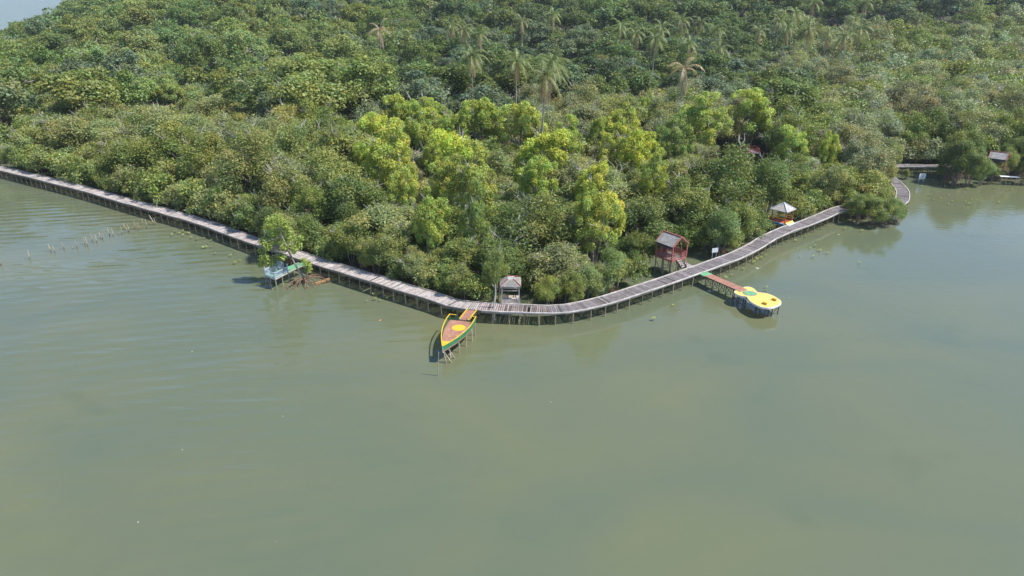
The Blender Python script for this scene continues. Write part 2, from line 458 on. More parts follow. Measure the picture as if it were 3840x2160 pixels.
    for (a, b) in ((pos(.97, 0, 1.3), pos(.93, .9, -.3)), (pos(.97, 0, 1.3), pos(1.0, .45, -.6)), (pos(.86, .2, 1.35), pos(.8, .95, -.3)), (pos(.6, -.3, 1.4), pos(.85, .5, -.3))):
        m_ = MB(); m_.tube([a, b], .06, 6); m_.build('raking_stilt', M['bamboo'], e)
boat()
m_ = MB(); a = P(1642, 1409, 0); b = PY(1645, 1320, a.y)
m_.tube([a-Vector((0, 0, .8)), a, b], [.045, .045, .035], 6)
tag(m_.build('bamboo_pole', M['bamboo'], None, (a.x, a.y, 0)), 'tall pale pole standing alone in the water below the boat-shaped deck', 'pole')

# ------------------------------------------------------------------ guitar platform
def guitar():
    o = [(680,680),(705,664),(740,655),(800,640),(850,610),(900,585),(950,572),(1030,575),(1110,603),(1170,650),(1198,688),(1215,700),(1280,708),(1400,720),(1520,755),(1650,820),(1730,880),(1752,915),(1755,935),(1740,960),(1700,988),(1650,1010),(1560,1040),(1500,1050),(1440,1052),(1340,1045),(1250,1020),(1150,970),(1060,915),(1015,870),(992,835),(975,805),(962,797),(940,795),(850,785),(760,755),(700,720)]
    q = [P(2640+x/6.04, 980+y/6.04, 1.5) for x, y in o]
    q = [Vector((p.x, p.y, 0)) for p in q]
    # close smoothing
    for _ in range(1):
        r = []
        for i in range(len(q)):
            a = q[i]; b = q[(i+1) % len(q)]; r += [a*.75+b*.25, a*.25+b*.75]
        q = r
    c = sum(q, Vector())/len(q)
    e = empty('guitar_platform', (c.x, c.y, 0), 'yellow guitar-shaped deck with green sound hole on stilts', 'platform')
    inn = [c+(p-c)*.985 for p in q]
    m1 = MB(); m1.prism([(p.x, p.y) for p in inn][::-1], 1.30, 1.505); m1.build('deck', M['guitar'], e)
    m2 = MB()
    for a, b, a2, b2 in zip(q, q[1:]+q[:1], inn, inn[1:]+inn[:1]):
        f = lambda v, z: (v.x, v.y, z)
        m2.face([f(a, 1.29), f(b, 1.29), f(b, 1.51), f(a, 1.51)]); m2.face([f(a, 1.51), f(b, 1.51), f(b2, 1.51), f(a2, 1.51)])
        m2.face([f(a2, 1.29), f(b2, 1.29), f(b, 1.29), f(a, 1.29)])
        m2.face([f(b2, 1.29), f(a2, 1.29), f(a2, 1.30), f(b2, 1.30)])
    m2.build('white_rim', M['white'], e)
    h = P(2640+1036/6.04, 980+722/6.04, 1.51)
    ring = MB(); ring.prism([(h.x+.86*math.cos(a), h.y+.82*math.sin(a)) for a in np.linspace(0, 2*math.pi, 41)[:-1]], 1.506, 1.512); ring.build('sound_hole_ring', M['post'], e)
    hol = MB(); 
    for k in range(9):
        x0 = -.70+1.40*k/9; x1 = x0+1.40/9-.015
        f = lambda x: math.sqrt(max(.0004, .49-x*x))
        g = random.uniform(.85, 1.2)
        hol.hexa([(h.x+x0, h.y-f(x0), 1.513), (h.x+x1, h.y-f(x1), 1.513), (h.x+x1, h.y+f(x1), 1.513), (h.x+x0, h.y+f(x0), 1.513),
                  (h.x+x0, h.y-f(x0), 1.519), (h.x+x1, h.y-f(x1), 1.519), (h.x+x1, h.y+f(x1), 1.519), (h.x+x0, h.y+f(x0), 1.519)], (g, g, g))
    hol.build('sound_hole', M['palegreen'], e)
    ax = (P(2640+1745/6.04, 980+930/6.04, 1.5)-h).xy.normalized(); ang = math.atan2(ax.y, ax.x)
    for x, y in ((1372, 955), (1588, 868)):
        p = P(2640+x/6.04, 980+y/6.04, 1.6); b = MB(); b.box((p.x, p.y, 1.62), (.52, .26, .22), ang, None); b.build('bridge_block', M['ochre'], e)
    # neck walkway
    A0 = P(2360+970/3.45, 820+697/3.45, 1.55); A1 = P(2360+1022/3.45, 820+730/3.45, 1.55); A2 = P(2640+905/6.04, 980+663/6.04, 1.55)
    A0 = (P(2360+955/3.45, 820+700/3.45, 1.55)); w = 1.25
    g = MB(); planks(g, A0, A1, w*1.15, 1.56, .2, (1, 1, 1), .1); g.build('green_boards', M['palegreen'], e)
    r = MB(); planks(r, A1, A2, w, 1.56, .16, (1, 1, 1), .09); r.build('red_boards', M['redwood'], e)
    dd = (A2-A1).xy.normalized(); nn = Vector((-dd.y, dd.x)); L = (A2-A1).length
    j = MB()
    for s in (-.52, .52):
        j.beam((A0.x+nn.x*s, A0.y+nn.y*s, 1.44), (A2.x-dd.x*.9+nn.x*s, A2.y-dd.y*.9+nn.y*s, 1.44), .08, .14)
    j.build('joist', M['darkpost'], e)
    for k in range(5):
        t = .02+k*.195; c0 = A1.xy+dd*L*t
        pr = [c0+nn*s*.5 for s in (-1, 1)]
        stilts(e, [tuple(p) for p in pr], 1.4, M['darkpost'], .055, .04)
        xb = MB()
        xb.beam((pr[0].x, pr[0].y, 1.35), (pr[1].x, pr[1].y, .15), .05); xb.beam((pr[1].x, pr[1].y, 1.33), (pr[0].x, pr[0].y, .13), .05)
        xb.build('cross_brace', M['darkpost'], e)
    pts = []
    for x, y in ((685, 765), (800, 812), (955, 840), (930, 700), (1168, 1010), (1390, 1070), (1560, 1030), (1700, 975), (1300, 900), (1500, 880), (1250, 740), (1600, 850)):
        p = P(2640+x/6.04, 980+y/6.04, 1.25); pts.append((p.x, p.y))
    stilts(e, pts, 1.3, M['darkpost'], .065, .06)
    f = lambda i, z: Vector((pts[i][0], pts[i][1], z))
    for a, b in ((f(1, 1.2), f(2, .5)), (f(1, .6), f(2, .2)), (f(5, 1.2), f(6, .1)), (f(6, .1), f(7, 1.2)), (f(4, 1.2), f(5, .3)), (f(0, 1.1), f(1, .3))):
        xb = MB(); xb.beam(a, b, .06); xb.build('cross_brace', M['darkpost'], e)
guitar()

# ------------------------------------------------------------------ red gabled hut (also copied far right)
def gable_hut(loc, rz, label):
    e = empty('gabled_hut', loc, label, 'hut', None, rz)
    W_, Ld = 2.8, 2.8; Z0 = 2.5; ZE = 4.45; ZR = 5.5
    off = (0, 0, 0)
    def put(mb, name, mat): return mb.build(name, mat, e, off)
    m1 = MB(); planks(m1, (0.05, Ld/2), (W_-.05, Ld/2), Ld-.1, Z0, .2, (.6, .58, .58), .12); put(m1, 'floor', M['plank'])
    m1 = MB()
    for a, b in (((0, 0), (W_, 0)), ((W_, 0), (W_, Ld)), ((W_, Ld), (0, Ld)), ((0, Ld), (0, 0))):
        m1.beam((a[0], a[1], Z0-.08), (b[0], b[1], Z0-.08), .1, .2)
    put(m1, 'floor_beam', M['red'])
    for x, y in ((0, 0), (W_, 0), (0, Ld), (W_, Ld)):
        m1 = MB(); m1.beam((x, y, Z0+.02), (x, y, ZE), .14 if y == 0 else .11); put(m1, 'corner_post', M['red'])
    for x, y in ((0, .95), (0, 1.9), (W_, .95), (W_, 1.9)):
        m1 = MB(); m1.beam((x, y, Z0+.02), (x, y, ZE-.1), .08); put(m1, 'side_post', M['red'])
    # rail panels with lattice
    def rail(a, b, z0=Z0+.1, z1=Z0+.80):
        m = MB(); a = Vector(a); b = Vector(b); L = (b-a).length
        for z in (z0, z0+.23, z0+.46, z1): m.beam((a.x, a.y, z), (b.x, b.y, z), .04, .05)
        k = max(2, int(L/.22))
        for i in range(k+1):
            p = a+(b-a)*i/k; m.beam((p.x, p.y, z0), (p.x, p.y, z1), .03)
        put(m, 'railing', M['red'])
    for x in (0, W_):
        for y0, y1 in ((.07, .91), (.99, 1.86), (1.94, 2.75)): rail((x, y0), (x, y1))
    rail((.07, 0), (.75, 0)); rail((1.95, 0), (2.73, 0)); rail((.06, Ld), (2.74, Ld))
    # roof
    ov = .12
    for s in (-1, 1):
        m1 = MB(); xe = -0.10 if s < 0 else W_+.10; xr = W_/2
        y = -.08; k = 11
        for i in range(k):
            t0, t1 = i/k, (i+1)/k
            xa, xb = lerp(xe, xr, t0), lerp(xe, xr, t1); za, zb = lerp(ZE-.05, ZR, t0), lerp(ZE-.05, ZR, t1)
            n_ = 9
            for j in range(n_):
                y0 = -.05+(Ld+.2)*j/n_; y1 = -.05+(Ld+.2)*(j+1)/n_; g = random.uniform(.8, 1.15)
                u = .035
                m1.hexa([(xa, y0, za), (xb, y0, zb), (xb, y1, zb), (xa, y1, za), (xa, y0, za+u+.02), (xb, y0, zb+u), (xb, y1, zb+u), (xa, y1, za+u+.02)], (g, g, g*1.02))
        put(m1, 'roof_slope', M['shingle'])
        m2 = MB()
        m2.beam((xe, -.10, ZE-.02), (xr+s*.02, -.10, ZR+.05), .10, .16); m2.beam((xe, Ld+.18, ZE-.02), (xr+s*.02, Ld+.18, ZR+.05), .08, .14)
        put(m2, 'bargeboard', M['red'])
    m1 = MB(); m1.beam((W_/2, -.14, ZR+.08), (W_/2, Ld+.2, ZR+.08), .16, .10); put(m1, 'ridge_cap', M['red'])
    m1 = MB(); m1.beam((-.02, .1, ZE-.24), (-.02, Ld, ZE-.24), .04, .40); put(m1, 'side_panel', M['slate'])
    # stilts
    for x in (0.05, W_/2, W_-.05):
        for y in (.05, 1.4, Ld-.05):
            m1 = MB(); m1.tube([(x, y, Z0-.1), (x+random.uniform(-.05, .05), y, -1)], .075, 6); put(m1, 'stilt', M['post'])
    m1 = MB()
    for a, b in (((0, 0, 1.6), (0, 2.7, .5)), ((0, 0, .5), (W_, 0, .5)), ((0, 2.7, 1.8), (0, 1.4, .3)), ((0, 0, 1.1), (.6, -.0, 1.1)), ((0, 1.4, 1.6), (W_, 1.4, .6))):
        m1.beam(a, b, .06, .08)
    put(m1, 'brace', M['post'])
    # stairs
    m1 = MB()
    for i in range(4):
        z = 2.32-i*.22; y = -.18-i*.2; m1.box((1.35, y, z), (.95, .24, .04), 0)
    put(m1, 'stair_tread', M['plank'])
    for x in (.85, 1.85):
        m1 = MB(); m1.beam((x, 0, 2.42), (x, -1.0, 1.6), .05, .22); put(m1, 'stair_stringer', M['slate'])
        m1 = MB(); m1.beam((x, 0, 3.2), (x, -.95, 2.3), .05, .05); m1.beam((x, -.95, 2.3), (x, -.95, 1.62), .05); put(m1, 'stair_rail', M['red'])
    return e
hut_a = gable_hut((20.88, 83.15, 0), D2R(36.6), 'red framed hut on stilts with grey gable roof and stairs beside the boardwalk')
# gangway from hut to boardwalk
A = P(2440+945/8.05, 850+1085/8.05, 1.58); Bq = P(2440+1215/8.05, 850+1225/8.05, 1.58)
gw = empty('hut_gangway', (A.x, A.y, 0), 'short grey plank gangway between red hut stairs and boardwalk', 'gangway')
m1 = MB(); dd = (Bq-A).normalized(); planks(m1, A-dd*.15, Bq+dd*.2, 1.05, 1.60, .2, (.95, .92, .95), .14); m1.build('deck', M['plank'], gw)
nn = Vector((-dd.y, dd.x, 0))
m1 = MB()
for s in (-.48, .48): m1.beam(A+nn*s-Vector((0, 0, .09)), Bq+nn*s-Vector((0, 0, .09)), .08, .13)
m1.build('joist', M['post'], gw)
for t, s in ((.02, -.45), (.02, .45), (.55, -.45), (.55, .45)):
    p = A+(Bq-A)*t+nn*s; stilts(gw, [(p.x, p.y)], 1.5, M['darkpost'], .06, .03)
# far copy
def copy_tree(o, par=None):
    c = o.copy(); col.objects.link(c); c.parent = par
    for ch in list(o.children): copy_tree(ch, c)
    return c
hut_b = copy_tree(hut_a); p = P(3800, 642, 2.5); hut_b.location = (p.x-1.2, p.y+1.2, 0); hut_b.rotation_euler = (0, 0, D2R(48))
hut_b['label'] = 'second red framed hut half hidden by mangroves at far right edge'
hut_a['group'] = hut_b['group'] = 'red gabled huts on stilts'
# white staging below it
e = empty('landing_stage', P(3790, 668, 0), 'white edged narrow landing stage on poles under the far right hut', 'platform')
a = P(3750, 660, 1.6); b = P(3822, 664, 1.6)
m1 = MB(); planks(m1, a, b, .9, 1.6, .2, (1.2, 1.2, 1.2), .1, True); m1.build('deck', M['white'], e)
stilts(e, [(lerp(a.x, b.x, t), lerp(a.y, b.y, t)+s) for t in (.05, .3, .55, .8, .97) for s in (-.4,)], 1.55, M['bamboo'], .06, .2)

# ------------------------------------------------------------------ pyramid gazebo
def pyramid():
    c = (42.25, 102.35); rz = D2R(42)
    e = empty('pyramid_gazebo', (c[0], c[1], 0), 'small gazebo with grey pyramid roof, white ridges, red posts and yellow rails', 'gazebo', None, rz)
    put = lambda mb, n, m: mb.build(n, m, e, (0, 0, 0))
    r = 1.12; Z0 = 1.85; ZE = 3.72; ZA = 4.75; R = 1.42
    m1 = MB(); planks(m1, (-r, 0), (r, 0), 2*r, Z0, .2); put(m1, 'floor', M['orange'])
    m1 = MB(); planks(m1, (-r-.35, 0), (-r-.01, 0), 2*r, Z0-.02, .17, (1, 1, 1), .1); put(m1, 'side_ledge', M['bluewhite'])
    m1 = MB(); m1.beam((-r-.37, -r, Z0-.12), (-r-.37, r, Z0-.12), .06, .22); m1.beam((-r-.35, -r-.02, Z0-.12), (-r+.2, -r-.02, Z0-.12), .06, .2); put(m1, 'blue_fascia', M['blue'])
    m1 = MB(); m1.face([(-r+.1, -r-.12, Z0+.06), (r, -r-.12, Z0+.06), (r, -r-.50, Z0-.30), (-r+.1, -r-.50, Z0-.30)]); m1.box((0.05, -r-.1, Z0-.04), (2*r-.05, .06, .2)); put(m1, 'front_board', M['guitar'])
    m1 = MB(); m1.box((0.1, -r-.6, Z0-.25), (2.2, .3, .05)); put(m1, 'step', M['bluewhite'])
    for x, y in ((-r, -r), (r, -r), (-r, r), (r, r)):
        m1 = MB(); m1.beam((x, y, Z0-.15), (x, y, ZE+.1), .12); put(m1, 'post', M['orange'])
    for a, b in (((-r, r), (r, r)), ((-r, -r), (-r, r)), ((r, -r), (r, r))):
        for z, mt in ((Z0+.35, 'yellow'), (Z0+.68, 'yellow'), (Z0+.98, 'palegreen')):
            if a == (-r, -r) and z < Z0+.5: continue
            m1 = MB(); m1.beam((a[0], a[1], z), (b[0], b[1], z), .05, .08); put(m1, 'rail', M[mt])
    C = [(-R, -R), (R, -R), (R, R), (-R, R)]
    for i in range(4):
        a = Vector((*C[i], ZE)); b = Vector((*C[(i+1) % 4], ZE)); ap = Vector((0, 0, ZA)); m1 = MB(); k = 10
        for j in range(k):
            t0, t1 = j/k, (j+1)/k; g = random.uniform(1.15, 1.45)
            lift = Vector((0, 0, .025))
            m1.face([a.lerp(ap, t0)+lift, b.lerp(ap, t0)+lift, b.lerp(ap, t1), a.lerp(ap, t1)], (g*1.05, g, g*1.02))
        m1.face([a-Vector((0, 0, .06)), b-Vector((0, 0, .06)), b+Vector((0, 0, .025)), a+Vector((0, 0, .025))])
        put(m1, 'roof_face', M['shingle'])
        m1 = MB(); m1.beam(a+Vector((0, 0, .05)), ap+Vector((0, 0, .05)), .13, .06); put(m1, 'ridge_cap', M['bluewhite'])
    for x, y in ((-1, -1), (1, -1), (-1, 1), (1, 1)):
        m1 = MB(); m1.tube([(x, y, Z0), (x, y, -1)], .07, 6); put(m1, 'stilt', M['darkpost'])
pyramid()

# ------------------------------------------------------------------ grey shelter
def shelter(loc, rz, label, red=True):
    e = empty('shelter', loc, label, 'shelter', None, rz)
    put = lambda mb, n, m: mb.build(n, m, e, (0, 0, 0))
    # local: x 0..2, y 0..2.4 ; floor 1.6 ; eave 3.8
    m1 = MB(); planks(m1, (0.02, 1.2), (1.98, 1.2), 2.4, 1.62, .19, (1.25, 1.15, 1.0), .12); put(m1, 'floor', M['plank'])
    m1 = MB()
    for k in range(4): m1.box((1.0, -.02+k*.05, 1.68+k*.135), (2.06, .05, .125), 0, (1.15-.05*(k % 2), 1.1-.05*(k % 2), 1.02))
    put(m1, 'front_boarding', M['plank'])
    m1 = MB(); m1.box((1.0, .38, 2.1), (1.95, .36, .05), 0, (1.2, 1.1, 1)); put(m1, 'bench', M['plank'])
    for x, y in ((0, 0), (2, 0), (0, 2.4), (2, 2.4)):
        m1 = MB(); m1.beam((x, y, 1.5), (x, y, 3.85), .11, .11); put(m1, 'post', M['beam'])
    for z in (2.2, 2.55):
        for a, b in (((0, 2.4), (2, 2.4)), ((0, .1), (0, 2.4)), ((2, .1), (2, 2.4))):
            m1 = MB(); m1.beam((a[0], a[1], z), (b[0], b[1], z), .05, .12); put(m1, 'rail', M['beam'])
    x0, x1, y0, y1 = -.22, 2.22, -.12, 2.6; a0, a1, b0, b1 = .66, 1.36, .75, 1.75; ZE, ZT = 3.82, 4.36
    O = [(x0, y0), (x1, y0), (x1, y1), (x0, y1)]; I = [(a0, b0), (a1, b0), (a1, b1), (a0, b1)]
    for i in range(4):
        o0, o1 = Vector((*O[i], ZE)), Vector((*O[(i+1) % 4], ZE)); i0, i1 = Vector((*I[i], ZT)), Vector((*I[(i+1) % 4], ZT))
        m1 = MB(); k = 7
        for j in range(k):
            t0, t1 = j/k, (j+1)/k
            for q in range(6):
                s0, s1 = q/6, (q+1)/6; g = random.uniform(.72, 1.0)
                A_, B_ = o0.lerp(i0, t0), o1.lerp(i1, t0); C_, D_ = o0.lerp(i0, t1), o1.lerp(i1, t1)
                m1.face([A_.lerp(B_, s0)+Vector((0, 0, .03)), A_.lerp(B_, s1)+Vector((0, 0, .03)), C_.lerp(D_, s1), C_.lerp(D_, s0)], (g, g*.97, g*.97))
        m1.face([o0-Vector((0, 0, .07)), o1-Vector((0, 0, .07)), o1+Vector((0, 0, .03)), o0+Vector((0, 0, .03))])
        put(m1, 'roof_face', M['shingle'])
        if red:
            m1 = MB(); m1.beam(o0+Vector((0, 0, .06)), i0+Vector((0, 0, .05)), .09, .04); put(m1, 'hip_cap', M['darkred'])
    m1 = MB(); m1.face([(*I[0], ZT+.01), (*I[1], ZT+.01), (*I[2], ZT+.01), (*I[3], ZT+.01)]); put(m1, 'roof_top', M['shingle'])
    if red:
        m1 = MB(); m1.beam((a0, b1, ZT+.05), (a1+.5, b1+.1, ZT-.02), .12, .05); put(m1, 'ridge_cap', M['darkred'])
    for x, y in ((.05, .05), (1.95, .05), (.05, 2.3), (1.95, 2.3)):
        m1 = MB(); m1.tube([(x, y, 1.55), (x, y, -1)], .07, 6); put(m1, 'stilt', M['post'])
    return e
sh = shelter((-1.17, 71.85, 0), 0, 'small weathered grey wooden shelter with red roof hips beside the boardwalk')
p = P(1118, 868, 1.6)
sh2 = copy_tree(sh); sh2.location = (p.x-1.0, p.y+1.2, 0); sh2.rotation_euler = (0, 0, D2R(-28)); sh2['label'] = 'grey wooden shelter mostly hidden among mangroves behind the leaning tree'
sh['group'] = sh2['group'] = 'grey wooden shelters'

# ------------------------------------------------------------------ white railed platform
def railed():
    Fp, Lp, Rp = Vector((-29.94, 79.58)), Vector((-31.5, 80.58)), Vector((-29.0, 81.85))
    Bp = Lp+(Rp-Fp)
    e = empty('railed_platform', (Fp.x, Fp.y, 0), 'small green floored platform with pale blue picket railing under leaning tree', 'platform')
    m1 = MB(); w = (Lp-Fp).length; mid = (Fp+Lp)/2; mid2 = (Rp+Bp)/2
    planks(m1, mid, mid2, w, DZ, .2, (1, 1, 1), .15); m1.build('floor', M['palegreen'], e)
    d = (Rp-Fp).normalized(); G0 = (Rp+(Bp-Rp)*.38); G1 = G0+Vector((.50, .865))*3.0
    m1 = MB(); planks(m1, G0, G1, 1.3, DZ, .16, (1, 1, 1), .12); m1.build('gangway', M['palegreen'], e)
    m1 = MB()
    for a, b in ((Fp, Lp), (Lp, Bp), (Bp, Rp), (Rp, Fp)): m1.beam((a.x, a.y, DZ-.12), (b.x, b.y, DZ-.12), .09, .16)
    g = (G1-G0).normalized(); gn = Vector((-g.y, g.x))
    for s in (-.62, .62): m1.beam((G0.x+gn.x*s, G0.y+gn.y*s, DZ-.11), (G1.x+gn.x*s, G1.y+gn.y*s, DZ-.11), .08, .14)
    m1.build('joist', M['beam'], e)
    def picket(a, b, h, n, mat):
        m = MB()
        for z in (DZ+.12, DZ+h-.12): m.beam((a.x, a.y, z), (b.x, b.y, z), .06, .07)
        for i in range(n+1):
            p = a.lerp(b, i/n); m.box((p.x, p.y, DZ+h/2), (.065, .035, h), math.atan2((b-a).y, (b-a).x))
        m.build('picket_railing', M[mat], e)
    picket(Fp, Lp, .80, 9, 'bluewhite'); picket(Fp, Rp, .80, 12, 'bluewhite'); picket(Lp, Bp, .9, 12, 'bluewhite'); picket(Bp, Bp.lerp(Rp, .62), 1.15, 7, 'bluewhite')
    for q, h in ((Fp, .9), (Lp, 1.15), (Rp, 1.1), (Bp, 1.25)):
        m = MB(); m.beam((q.x, q.y, DZ-.1), (q.x, q.y, DZ+h), .10); m.build('corner_post', M['bluewhite'], e)
    pts = [tuple(q) for q in (Fp, Lp, Rp, Bp, Fp.lerp(Rp, .5), Fp.lerp(Lp, .5), G0.lerp(G1, .35)+gn*-.5, G0.lerp(G1, .65)+gn*-.5, G0.lerp(G1, .65)+gn*.5)]
    stilts(e, pts, 1.45, M['post'], .055, .16)
    m = MB(); m.tube([(Lp.x, Lp.y, 1.3), (Fp.x-.2, Fp.y-.3, -.3)], .05, 6); m.build('raking_stilt', M['post'], e)
railed()

# ------------------------------------------------------------------ signs
def sign(px, py0, Ht, w, h, label, rz, mark):
    b = P(px, py0, 0); e = empty('sign_board', (b.x, b.y, 0), label, 'sign', 'white notice boards standing in the water', rz)
    put = lambda mb, n, m: mb.build(n, m, e, (0, 0, 0))
    for s in (-1, 1):
        m1 = MB(); m1.tube([(s*w*.33, 0, -1), (s*w*.33, 0, Ht+h*.5)], .045, 8); put(m1, 'post', M['bluewhite'])
    m1 = MB(); m1.box((0, -.06, Ht+h/2), (w, .05, h)); put(m1, 'board', M['white'])
    m1 = MB()
    for s in (-1, 1): m1.box((s*(w/2+.010), -.06, Ht+h/2), (.02, .04, h+.02))
    put(m1, 'frame', M['blue'])
    if mark:
        m1 = MB(); y = -.092
        for k, ww in enumerate((.8, .6)):
            n = 11
            for i in range(n):
                if random.random() < .2: continue
                m1.box((-w*ww/2+w*ww*(i+.5)/n, y, Ht+h*(.86-.12*k)), (w*ww/n*.6, .006, .06))
        for k in range(3):
            for i in range(14):
                if random.random() < .25: continue
                m1.box((-w*.4+w*.8*(i+.5)/14, y, Ht+h*(.26-.08*k)), (w*.8/14*.6, .006, .035))
        put(m1, 'lettering', M['blue'])
        m1 = MB(); m1.tube([(0, y+.003, Ht+h*.48), (0, y-.004, Ht+h*.48)], .11, 14); put(m1, 'emblem', M['black'])
sign(2674, 990, 1.75, .95, .62, 'plain white notice board on two posts beside boardwalk and red hut', D2R(18), False)
sign(3452, 686, .8, 1.45, 1.10, 'white notice board with dark emblem standing in the right cove', D2R(10), True)

# ------------------------------------------------------------------ red fenced deck in the forest
c = P(2812, 574, 3.3)
e = empty('fenced_deck', (c.x, c.y, 0), 'red picket fenced deck glimpsed between tree crowns inland', 'platform')
m1 = MB(); planks(m1, (c.x-2.0, c.y+1.4), (c.x+2.0, c.y+1.4), 3.2, 3.4, .2, (1.1, .7, .95), .15); m1.build('floor', M['plank'], e)
RC = [Vector((c.x-2.0, c.y-.2)), Vector((c.x+2.0, c.y-.2)), Vector((c.x+2.0, c.y+3.0)), Vector((c.x-2.0, c.y+3.0))]
for i in range(4):
    a, b = RC[i], RC[(i+1) % 4]; m1 = MB(); n = int((b-a).length/.33)
    for z in (3.6, 4.15): m1.beam((a.x, a.y, z), (b.x, b.y, z), .07, .09)
    for k in range(n+1):
        q = a.lerp(b, k/n); m1.box((q.x, q.y, 3.8), (.08, .08, .95))
    m1.build('picket_fence', M['red'], e)
m1 = MB(); m1.beam((RC[0].x, RC[0].y, 3.3), (RC[1].x, RC[1].y, 3.3), .08, .14); m1.build('fascia', M['bluewhite'], e)
stilts(e, [tuple(q) for q in RC]+[(c.x, c.y-.2)], 3.3, M['darkpost'], .07, .03)
# inner boardwalk
e = empty('inner_boardwalk', P(790, 760, 0), 'short stretch of inner plank walkway seen between left mangroves', 'boardwalk')
a = P(700, 792, 1.55); b = P(865, 728, 1.55)
m1 = MB(); planks(m1, a, b, 1.5, 1.55, .22, (.95, .85, .82), .15); m1.build('deck', M['plank'], e)
dd = (b-a).normalized(); nn = Vector((-dd.y, dd.x, 0))
m1 = MB()
for s in (-.78, .78): m1.beam(a+nn*s, b+nn*s, .1, .14)
m1.build('edge_beam', M['beam'], e)
stilts(e, [tuple((a.lerp(b, t)+nn*s).xy) for t in (.05, .28, .5, .72, .95) for s in (-.7, .7)], 1.5, M['post'], .06, .03)
# old timber stand in the bush on the right
c = P(3337, 795, 1.4)
e = empty('timber_stand', (c.x, c.y, 0), 'small old grey timber stand poking out of the bush before the boardwalk bend', 'stand')
m1 = MB(); planks(m1, (c.x-.8, c.y), (c.x+.8, c.y), .9, 1.5, .2, (1.1, 1, 1), .2, True); m1.build('top', M['plank'], e)
stilts(e, [(c.x+sx*.7, c.y+sy*.35) for sx in (-1, 1) for sy in (-1, 1)], 1.45, M['bluewhite'], .05, .08)
# log
m1 = MB(); a = P(960+1450/6.587, 900+1090/6.587, .12); b = P(960+1820/6.587, 900+960/6.587, .35)
m1.beam(a-Vector(a), b-a, .30, .26); o = m1.build('floating_log', M['log'], None, (0, 0, 0)); o.location = a
tag(o, 'thick yellow-brown squared log lying over the leaning tree roots', 'log')

# ------------------------------------------------------------------ stakes
S_ = [(310,1085,342,1185),(540,1010,580,1100),(590,1030,625,1110),(690,985,730,1070),(815,1035,823,1060),(845,970,878,1060),(940,935,965,1020),(965,930,995,1040),(1025,890,1050,985),(1070,900,1100,1000),(1118,875,1140,950),(1165,895,1160,960),(1213,825,1243,920),(1262,840,1285,925),(1335,880,1342,910),(1362,815,1385,905),(1395,775,1420,850),(1400,800,1460,880),(1440,790,1468,880),(1513,745,1530,845),(1552,770,1580,860),(1602,720,1618,790),(1640,728,1668,830),(1688,685,1755,795),(1738,715,1768,800),(2,1200,12,1250)]
for k, (tx, ty, bx, by) in enumerate(sorted(S_)):
    a = P(bx/3.0186, 580+by/3.0186, 0); b = PY(tx/3.0186, 580+ty/3.0186, a.y+random.uniform(-.1, .1)); m1 = MB()
    g = random.uniform(.85, 1.3); dk = (.45, .42, .38)
    m1.tube([a-Vector(a)-(b-a)*.5, Vector(), (b-a)*.3], [.07, .07, .065], 6, dk)
    m1.tube([(b-a)*.3, (b-a)*.7, b-a], [.066, .06, .035], 6, (g, g*.97, g*.92))
    o = m1.build('fence_stake', M['bamboo'], None, (0, 0, 0)); o.location = a
    names = ['nearest left photo edge, first', 'second', 'third', 'fourth', 'fifth', 'sixth', 'seventh', 'eighth', 'ninth', 'tenth', 'eleventh', 'twelfth', 'thirteenth', 'fourteenth', 'fifteenth', 'sixteenth', 'seventeenth', 'eighteenth', 'nineteenth', 'twentieth', 'twenty-first', 'twenty-second', 'twenty-third', 'twenty-fourth', 'twenty-fifth', 'last, beside the boardwalk']
    tag(o, 'weathered stake in the water, %s of the row counted from left' % names[k], 'stake', 'weathered stakes in a row in the left water')

# ------------------------------------------------------------------ terrain
def sm(a, b, x):
    t = max(0.0, min(1.0, (x-a)/(b-a))); return t*t*(3-2*t)
def T(x, y):
    hill = 34*sm(185, 620, y)
    lat = sm(-330, -120, x+.12*(y-300)) if True else 1
    right = 10*sm(40, 240, x)*sm(230, 420, y)
    base = hill*(.30+.70*lat)+right
    land = sm(120, 180, y)*.6
    return -0.35+land+base
poly_px = [(-600,520),(0,652),(288,730),(485,785),(700,845),(968,937),(1300,1047),(1630,1152),(1938,1200),(2180,1192),(2360,1135),(2613,1047),(2783,982),(2920,902),(3147,812),(3300,800),(3350,770),(3365,735),(3352,700),(3330,675),(3322,652),(3353,641),(3500,641),(3860,641),(4600,641)]
POLY = [tuple(P(x, y, 0).xy) for x, y in poly_px]+[(700, 140), (900, 1100), (-560, 1100), (-330, 560), (-296, 470), (-285, 410), (-262, 330), (-230, 240)]
def inside(x, y):
    c = False; n = len(POLY); j = n-1
    for i in range(n):
        xi, yi = POLY[i]; xj, yj = POLY[j]
        if (yi > y) != (yj > y) and x < (xj-xi)*(y-yi)/(yj-yi)+xi: c = not c
        j = i
    return c
PN = np.array(POLY)
